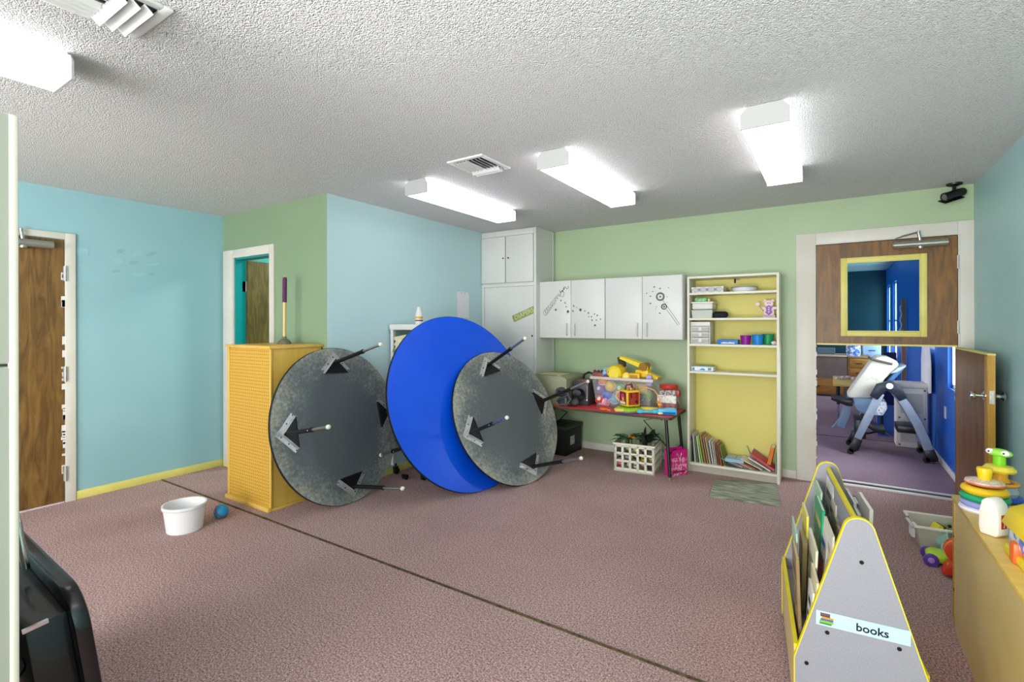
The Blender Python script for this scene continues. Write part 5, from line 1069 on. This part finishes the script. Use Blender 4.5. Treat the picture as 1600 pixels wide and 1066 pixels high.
# ------------------------------------------------------------------ near left: cream cabinet and folded black table
M_cream = mat('cream_grey_enamel', '9fa294', 'a5a89a', rough=.35, scale=1.5)
t = thing('cream_cabinet', 'tall cream enamel cabinet in front of the folded black table', 'cabinet', (-1.46, -.35, 0))
MB().box(-.60, -.03, -.35, .655, 0, 1.825).build('body', M_cream, t)
MB().rbox(-.03, .0, -.35, .660, .02, 1.295, .006).build('door', M_cream, t); MB().rbox(-.03, .0, -.35, .660, 1.300, 1.83, .006).build('door', M_cream, t)
MB().rbox(-.012, .002, .648, .664, .02, 1.83, .004).build('edge_trim', mat('pale_edge', 'c4c1b2', rough=.35), t)
t = thing('folded_table', 'black glossy folded table standing on edge behind cream cabinet', 'table', M=TR(-1.555, .515, 0, rz=-.04, rx=.13))
hh = .725
MB().prism(rrect(-1.15, .0, .0, hh, .10, 8), -.035, .0, FY).build('tabletop', M_blackgloss, t, bevel=.009)
MB().box(-1.10, -.035, -.08, .0, .06, hh - .045).build('apron_box', M_blackgloss, t, bevel=.004)
MB().box(-.038, -.030, -.082, -.036, hh - .052, hh - .043).build('edge_strip', M_chrome, t)
for a, b in (((-.9, -.09, .05), (-.12, -.09, .56)), ((-.12, -.092, .03), (-.7, -.092, .58))): MB().cyl(a, b, .014, n=10).build('leg', M_blackmet, t)
MB().box(-.5, -.46, -.10, -.08, .15, .58).build('crossbar', M_blackmet, t)
MB().tube([(-.32, -.018, hh - .01), (-.32, -.018, hh + .12), (-.325, -.018, hh + .142), (-.345, -.018, hh + .152), (-.44, -.018, hh + .152), (-.46, -.018, hh + .14), (-.465, -.018, hh - .01)], .009, n=12).build('chrome_handle', M_chrome, t, label='bent chrome handle')

# small black casters on floor handled by the cart; a little black toy wheel
t = thing('loose_caster', 'small black plastic piece on carpet beneath the blue table', 'caster', (-3.19, 3.17, 0))
MB().cyl((-.02, 0, .018), (.02, 0, .018), .018, n=16).build('wheel', M_black, t); MB().box(-.03, .03, -.012, .012, .018, .045).build('fork', M_black, t)

# ------------------------------------------------------------------ far room furniture
def desk(label, x0, x1, y0, y1, z, mt, mf, drawers=()):
    t = thing('desk', label, 'desk', (x0, y0, 0)); W = x1 - x0; D = y1 - y0
    MB().box(0, W, -.02, D, z - .03, z).build('desktop', mt, t, bevel=.004)
    MB().box(0, W, 0, D, .02, z - .03).build('body', mf, t)
    for k, (a, b, za, zb_) in enumerate(drawers):
        d = MB().box(a, b, -.015, 0, za, zb_).build('drawer', M_oak, t, bevel=.003); MB().box((a + b) / 2 - .06, (a + b) / 2 + .04, -.025, -.015, (za + zb_) / 2 - .01, (za + zb_) / 2 + .01).build('handle', plain('4a3520', .4), d)
    return t
M_taupe = mat('taupe_panel', '6b5b52', '74645a', rough=.6)
desk('taupe-fronted desk with wood drawers at far room left', -.75, .235, 11.1, 11.8, .78, plain('b8a48c', .5), M_taupe, ((.1, .93, .04, .33),))
desk('oak drawer desk at the back of the far room', .245, .60, 11.1, 11.8, .77, plain('8f7a5c', .5), M_oak, ((.03, .33, .56, .72), (.03, .33, .38, .54), (.03, .33, .20, .36)))
t = thing('grey_monitor', 'grey rounded screen on the taupe desk', 'monitor', (-.10, 11.3, .78)); MB().rbox(-.25, .15, 0, .1, .0, .13, .02).build('casing', plain('5f7378', .5), t); MB().box(-.23, .13, -.005, 0, .02, .115).build('screen', plain('54686e', .3), t)
t = thing('water_bottle', 'blue patterned tall container on the oak desk', 'container', (.335, 11.25, .77)); MB().lathe([(0, 0), (.11, 0), (.115, .02), (.115, .24), (.10, .26), (0, .26)], 24).build('container_body', mat('blue_mottled', 'dfe8f2', '4a78c0', scale=22, lo=.45, hi=.55, rough=.3), t); MB().torus((0, 0, .06), .116, .006, 24, 6).build('band', plain('2f5f9c', .4), t)
t = thing('pale_blue_locker', 'pale blue small cabinet beside the oak desk', 'cabinet', (.66, 11.82, 0)); MB().box(-.16, .13, 0, .4, 0.0, .95).build('body', plain('9cc4ec', .5), t, bevel=.004); d = MB().box(-.15, .12, -.012, 0, .55, .94).build('drawer', plain('a8cdf2', .5), t); MB().box(-.06, .04, -.02, -.012, .84, .86).build('handle', plain('4a6a9c', .4), d)
for o in t.children: pass
t = thing('navy_board', 'dark navy board with maroon edge standing in far room', 'board', (.72, 10.2, .0)); MB().box(-.0, .165, 0, .03, .02, .90).build('board_panel', plain('101c50', .5), t); MB().box(-.012, .0, -.004, .034, .02, .90).build('maroon_edge', plain('5c1c3c', .5), t); MB().box(.03, .13, -.03, .06, 0, .02).build('foot', M_black, t)
t = thing('wood_post', 'light wooden post standing near the blue wall', 'post', (.862, 9.0, 0)); MB().box(-.025, .025, -.025, .025, .02, 1.73).build('shaft', plain('b0805c', .5), t); MB().box(-.03, .03, -.06, .06, 0, .02).build('foot', plain('8a6040', .5), t)
tw = MB().tube([(-.035 + .01 * math.sin(i * 1.2), .01 * math.cos(i * 1.2) - .04, 1.15 + .03 * i) for i in range(17)], .008, n=6); tw.build('twisted_cord', plain('e6dce4', .6), t)
MB().ball((-.03, -.05, 1.26), (.035, .03, .05), 12, 8).build('pink_pompom', plain('d9b8c4', .9), t)
# yellow low table with papers
t = thing('low_table', 'low yellow table with papers in the far room', 'table', (.25, 8.6, 0)); a, b = .24, .62
MB().box(-a, a, -b, b, .53, .56).build('tabletop', mat('yellow_laminate', 'e8c96a', 'e0bf5c', rough=.4), t, bevel=.005)
for sx in (-1, 1):
    for sy in (-1, 1): lg = MB().cyl((sx * (a - .06), sy * (b - .08), .28), (sx * (a - .06), sy * (b - .08), .53), .02, n=10).build('leg', M_blackmet, t); MB().cyl((sx * (a - .06), sy * (b - .08), 0), (sx * (a - .06), sy * (b - .08), .3), .011, n=8).build('leg_extension', M_chrome, lg)
rn = random.Random(9)
for i in range(6):
    q = thing('paper_scrap', 'crumpled pale paper on low yellow table, %s' % ('leftmost of six', 'second from left', 'third from left', 'third from right', 'second from right', 'rightmost of six')[i], 'paper', (.07 + i * .065, 8.62 + .1 * (i % 3), .56)); MB().ball((0, 0, .022), (.04, .05, .022 + .006 * (i % 2)), 9, 6).build('crumple', mat('pink_white_paper', 'e8dcd4', 'c98c7c', scale=25, rough=.8), q); MB().ball((.02, -.02, .02), (.025, .03, .02), 8, 5).build('fold', plain('d9cdc4', .8), q)
# folded white play panel
t = thing('play_panel', 'white moulded plastic play cabinet against blue wall', 'play furniture', (.60, 6.98, 0)); M_pp = mat('off_white_plastic', 'dcdad4', rough=.45)
MB().rbox(0, .275, 0, .22, 0.0, .70, .015).build('body', M_pp, t); MB().rbox(-.01, .285, -.015, .235, .66, .72, .015).build('top_ledge', M_pp, t)
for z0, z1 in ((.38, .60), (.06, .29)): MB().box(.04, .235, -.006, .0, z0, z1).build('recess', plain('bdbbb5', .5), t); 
for z0, z1 in ((.38, .60), (.06, .29)): MB().box(.035, .24, -.012, -.002, z1, z1 + .012).box(.035, .24, -.012, -.002, z0 - .012, z0).box(.028, .04, -.012, -.002, z0, z1).box(.235, .247, -.012, -.002, z0, z1).build('moulded_frame', M_pp, t)
for x, z in ((.03, .64), (.25, .64), (.03, .33), (.25, .33), (.03, .03)): MB().ball((x, -.002, z), (.01, .006, .01), 10, 6).build('bolt', plain('5a4a50', .4), t)
MB().prism(arc(.14, .345, .03, 0, 2 * PI, 16)[:-1], .001, .012, Matrix.Scale(1, 4) @ FY).build('badge', plain('8c4a4c', .4), t)
# white cloth on the blue wall window
cl = MB(); n = 14; ys = []
cols_ = []
for i in range(n + 1):
    q = i / n; y = 6.80 + q * .56; x = XR - .03 - .015 * math.sin(q * 14); cols_.append((x, y, .62 + .10 * abs(q - .25)))
prof = [(x, y) for x, y, _ in cols_]
vs = []; 
for (x, y, zb3) in cols_:
    for k in range(6): z = zb3 + (2.12 - zb3) * k / 5; sq = .45 + .55 * min(1, abs(z - 1.35) * 1.1) if z > 1.1 else 1.0; vs.append((x, 7.02 + (y - 7.08) * sq, z))
fs = [(a * 6 + k, a * 6 + 6 + k, a * 6 + 7 + k, a * 6 + 1 + k) for a in range(n) for k in range(5)]
cl.add(vs, fs); cl.add([(x - .004, y, z) for x, y, z in vs], [f[::-1] for f in fs])
tag(cl.build('white_curtain', mat('white_cloth', 'e4e6ea', 'd6dae2', rough=.9, scale=6)), 'white cloth curtain hanging on deep blue wall, far room', 'curtain')
t = thing('outlet', 'white outlet plate low on the deep blue wall', 'outlet', (XR, 6.19, .53)); MB().box(-.006, 0, -.035, .035, -.055, .055).build('plate', M_metalwhite, t); MB().box(-.008, -.006, -.015, .015, .012, .035).box(-.008, -.006, -.015, .015, -.035, -.012).build('socket', plain('c9c9c9', .4), t)
t = thing('wall_patch', 'small white chipped spot on deep blue wall beside doorway', 'patch', (XR, 5.75, .77)); MB().box(-.002, 0, -.02, .015, -.0, .05).build('chip', M_metalwhite, t); MB().box(-.002, 0, -.02, .01, -.07, -.03).build('chip', M_metalwhite, t)
# floor stand
t = thing('floor_stand', 'black three-legged floor stand behind the high chair', 'stand', (.50, 7.4, 0)); MB().cyl((0, 0, .06), (0, 0, .75), .014, n=10).build('pole', M_blackmet, t)
for a in (3.6, 5.4, 1.5): MB().tube([(0, 0, .09), (.12 * math.cos(a), .12 * math.sin(a), .06), (.34 * math.cos(a), .34 * math.sin(a), .012)], .012, n=8).build('leg', M_blackmet, t)
t = thing('blue_bin', 'small blue bin behind the high chair', 'bin', (.55, 7.62, 0)); rect_tub(MB(), -.09, .09, -.09, .09, 0, .36, .01, .003, .004).build('bin_body', plain('2a62b4', .4), t); MB().box(.095, .13, -.09, .05, 0, .5).build('side_panel', plain('e4e2e6', .5), t)

# ------------------------------------------------------------------ high chair
t = thing('high_chair', 'baby high chair with cream pad and slate blue legs in doorway', 'high chair', (0, 0, 0)); t.location = (.46, 6.55, 0); OX, OY = .5, 6.55
HC = Matrix.Translation((-OX, -OY, 0))
M_slate = mat('slate_blue_plastic', '909dac', '98a4b2', rough=.4); M_pad = mat('cream_vinyl', 'e0ddc8', 'a9b69a', scale=9, detail=2, lo=.58, hi=.68, rough=.5)
def bar(mb, pts, w, y0, y1): 
    """flat bar in the XZ plane between y0..y1 following pts"""
    L = []; R_ = []
    for i, (x, z) in enumerate(pts):
        a = pts[max(0, i - 1)]; b = pts[min(len(pts) - 1, i + 1)]; dx, dz = b[0] - a[0], b[1] - a[1]; l = math.hypot(dx, dz); nx, nz = -dz / l, dx / l; ww = w[i] if isinstance(w, (list, tuple)) else w
        L.append((x + nx * ww / 2, z + nz * ww / 2)); R_.append((x - nx * ww / 2, z - nz * ww / 2))
    mb.prism(L + R_[::-1], -y1, -y0, HC @ FY)
    return mb
for yy, nm in ((6.33, 'near'), (6.78, 'far')):
    bar(MB(), [(.455, .66), (.39, .50), (.325, .33), (.26, .16)], [.075, .075, .07, .06], yy - .02, yy + .02).build('front_leg', M_slate, t, bevel=.006)
    bar(MB(), [(.56, .71), (.66, .56), (.75, .38), (.81, .22), (.845, .10)], [.07, .075, .08, .08, .075], yy - .02, yy + .02).build('rear_leg', M_slate, t, bevel=.006)
    bar(MB(), [(.40, .61), (.46, .72), (.53, .745), (.60, .68), (.64, .61)], [.075, .10, .11, .09, .075], yy - .03, yy + .025).build('pivot_housing', plain('1d2634', .4), t, bevel=.006)
    ft = bar(MB(), [(.27, .17), (.235, .07), (.20, .03)], [.075, .085, .05], yy - .03, yy + .03).build('front_foot', M_black, t, bevel=.006)
    MB().cyl((.20, yy - .03, .03), (.20, yy + .03, .03), .03, n=16, M=HC).build('wheel', M_black, ft)
    ft = bar(MB(), [(.84, .13), (.86, .05), (.865, .02)], [.08, .10, .09], yy - .03, yy + .03).build('rear_foot', M_black, t, bevel=.004)
    MB().cyl((.82, yy - .03, .028), (.82, yy + .03, .028), .028, n=16, M=HC).build('wheel', M_black, ft)
MB().prism(arc(.53, .742, .03, 0, 2 * PI, 20)[:-1], -6.295, -6.288, HC @ Matrix.Scale(1, 4) @ FY).build('oval_badge', plain('dfe2e6', .4), t)
# tilted seat pad
S_ = HC @ TR(.40, 6.55, .80, ry=-.0)
pad = [(.17, .60), (.20, .58), (.36, .59), (.40, .60), (.50, .80), (.62, .95), (.60, .99), (.53, 1.03), (.44, 1.04), (.39, .99), (.28, .80)]
MB().prism(pad, -6.74, -6.40, HC @ FY).build('seat_pad', M_pad, t, bevel=.022)
MB().prism([(.42, .60), (.47, .72), (.60, .91), (.66, .93), (.64, .89), (.55, .76), (.50, .66)], -6.76, -6.38, HC @ FY).build('seat_shell', mat('steel_blue_shell', '2f5f8c', '3c6f9c', rough=.4), t, bevel=.012)
MB().prism([(.54, .86), (.60, .92), (.675, .955), (.66, .93), (.60, .88)], -6.77, -6.37, HC @ FY).build('shell_edge', plain('b9c9dc', .4), t, bevel=.006)
MB().cyl((.38, 6.38, 1.005), (.56, 6.38, .96), .012, n=8, M=HC).tube([(.38, 6.38, 1.005), (.38, 6.74, 1.005)], .010, n=8, M=HC).build('grab_bar', plain('5c564c', .5), t)
MB().prism([(.03, .565), (.20, .555), (.225, .56), (.225, .49), (.17, .49), (.03, .545)], -6.72, -6.42, HC @ FY).build('tray_arm', M_black, t, bevel=.006)
MB().prism([(.23, .59), (.46, .58), (.44, .44), (.40, .40), (.28, .44), (.24, .50)], -6.70, -6.44, HC @ FY).build('under_seat', plain('8fb4d4', .4), t, bevel=.01)
MB().prism([(.38, .58), (.51, .57), (.52, .50), (.48, .42), (.39, .42)], -6.62, -6.39, HC @ FY).build('basket_liner', mat('white_net', 'e6eaee', '8c9aa8', scale=50, lo=.5, hi=.6, rough=.6), t, bevel=.01)
bar(MB(), [(.30, .36), (.42, .27), (.50, .25)], .05, 6.36, 6.74).build('foot_rest', M_black, t, bevel=.004)
bar(MB(), [(.18, .53), (.12, .30), (.06, .20), (.04, .19)], .03, 6.70, 6.73).build('side_strut', plain('9fb0bc', .4), t, bevel=.004)
MB().box(.60, .80, 6.40, 6.70, .26, .33, HC).build('rear_crossbar', M_black, t, bevel=.008)
bar(MB(), [(.21, .56), (.17, .36), (.12, .22)], .07, 6.62, 6.66).build('front_strut', plain('9fb8cc', .4), t, bevel=.004)
MB().box(.24, .34, 6.38, 6.72, .16, .36, HC).build('front_crossbar', M_black, t, bevel=.01)
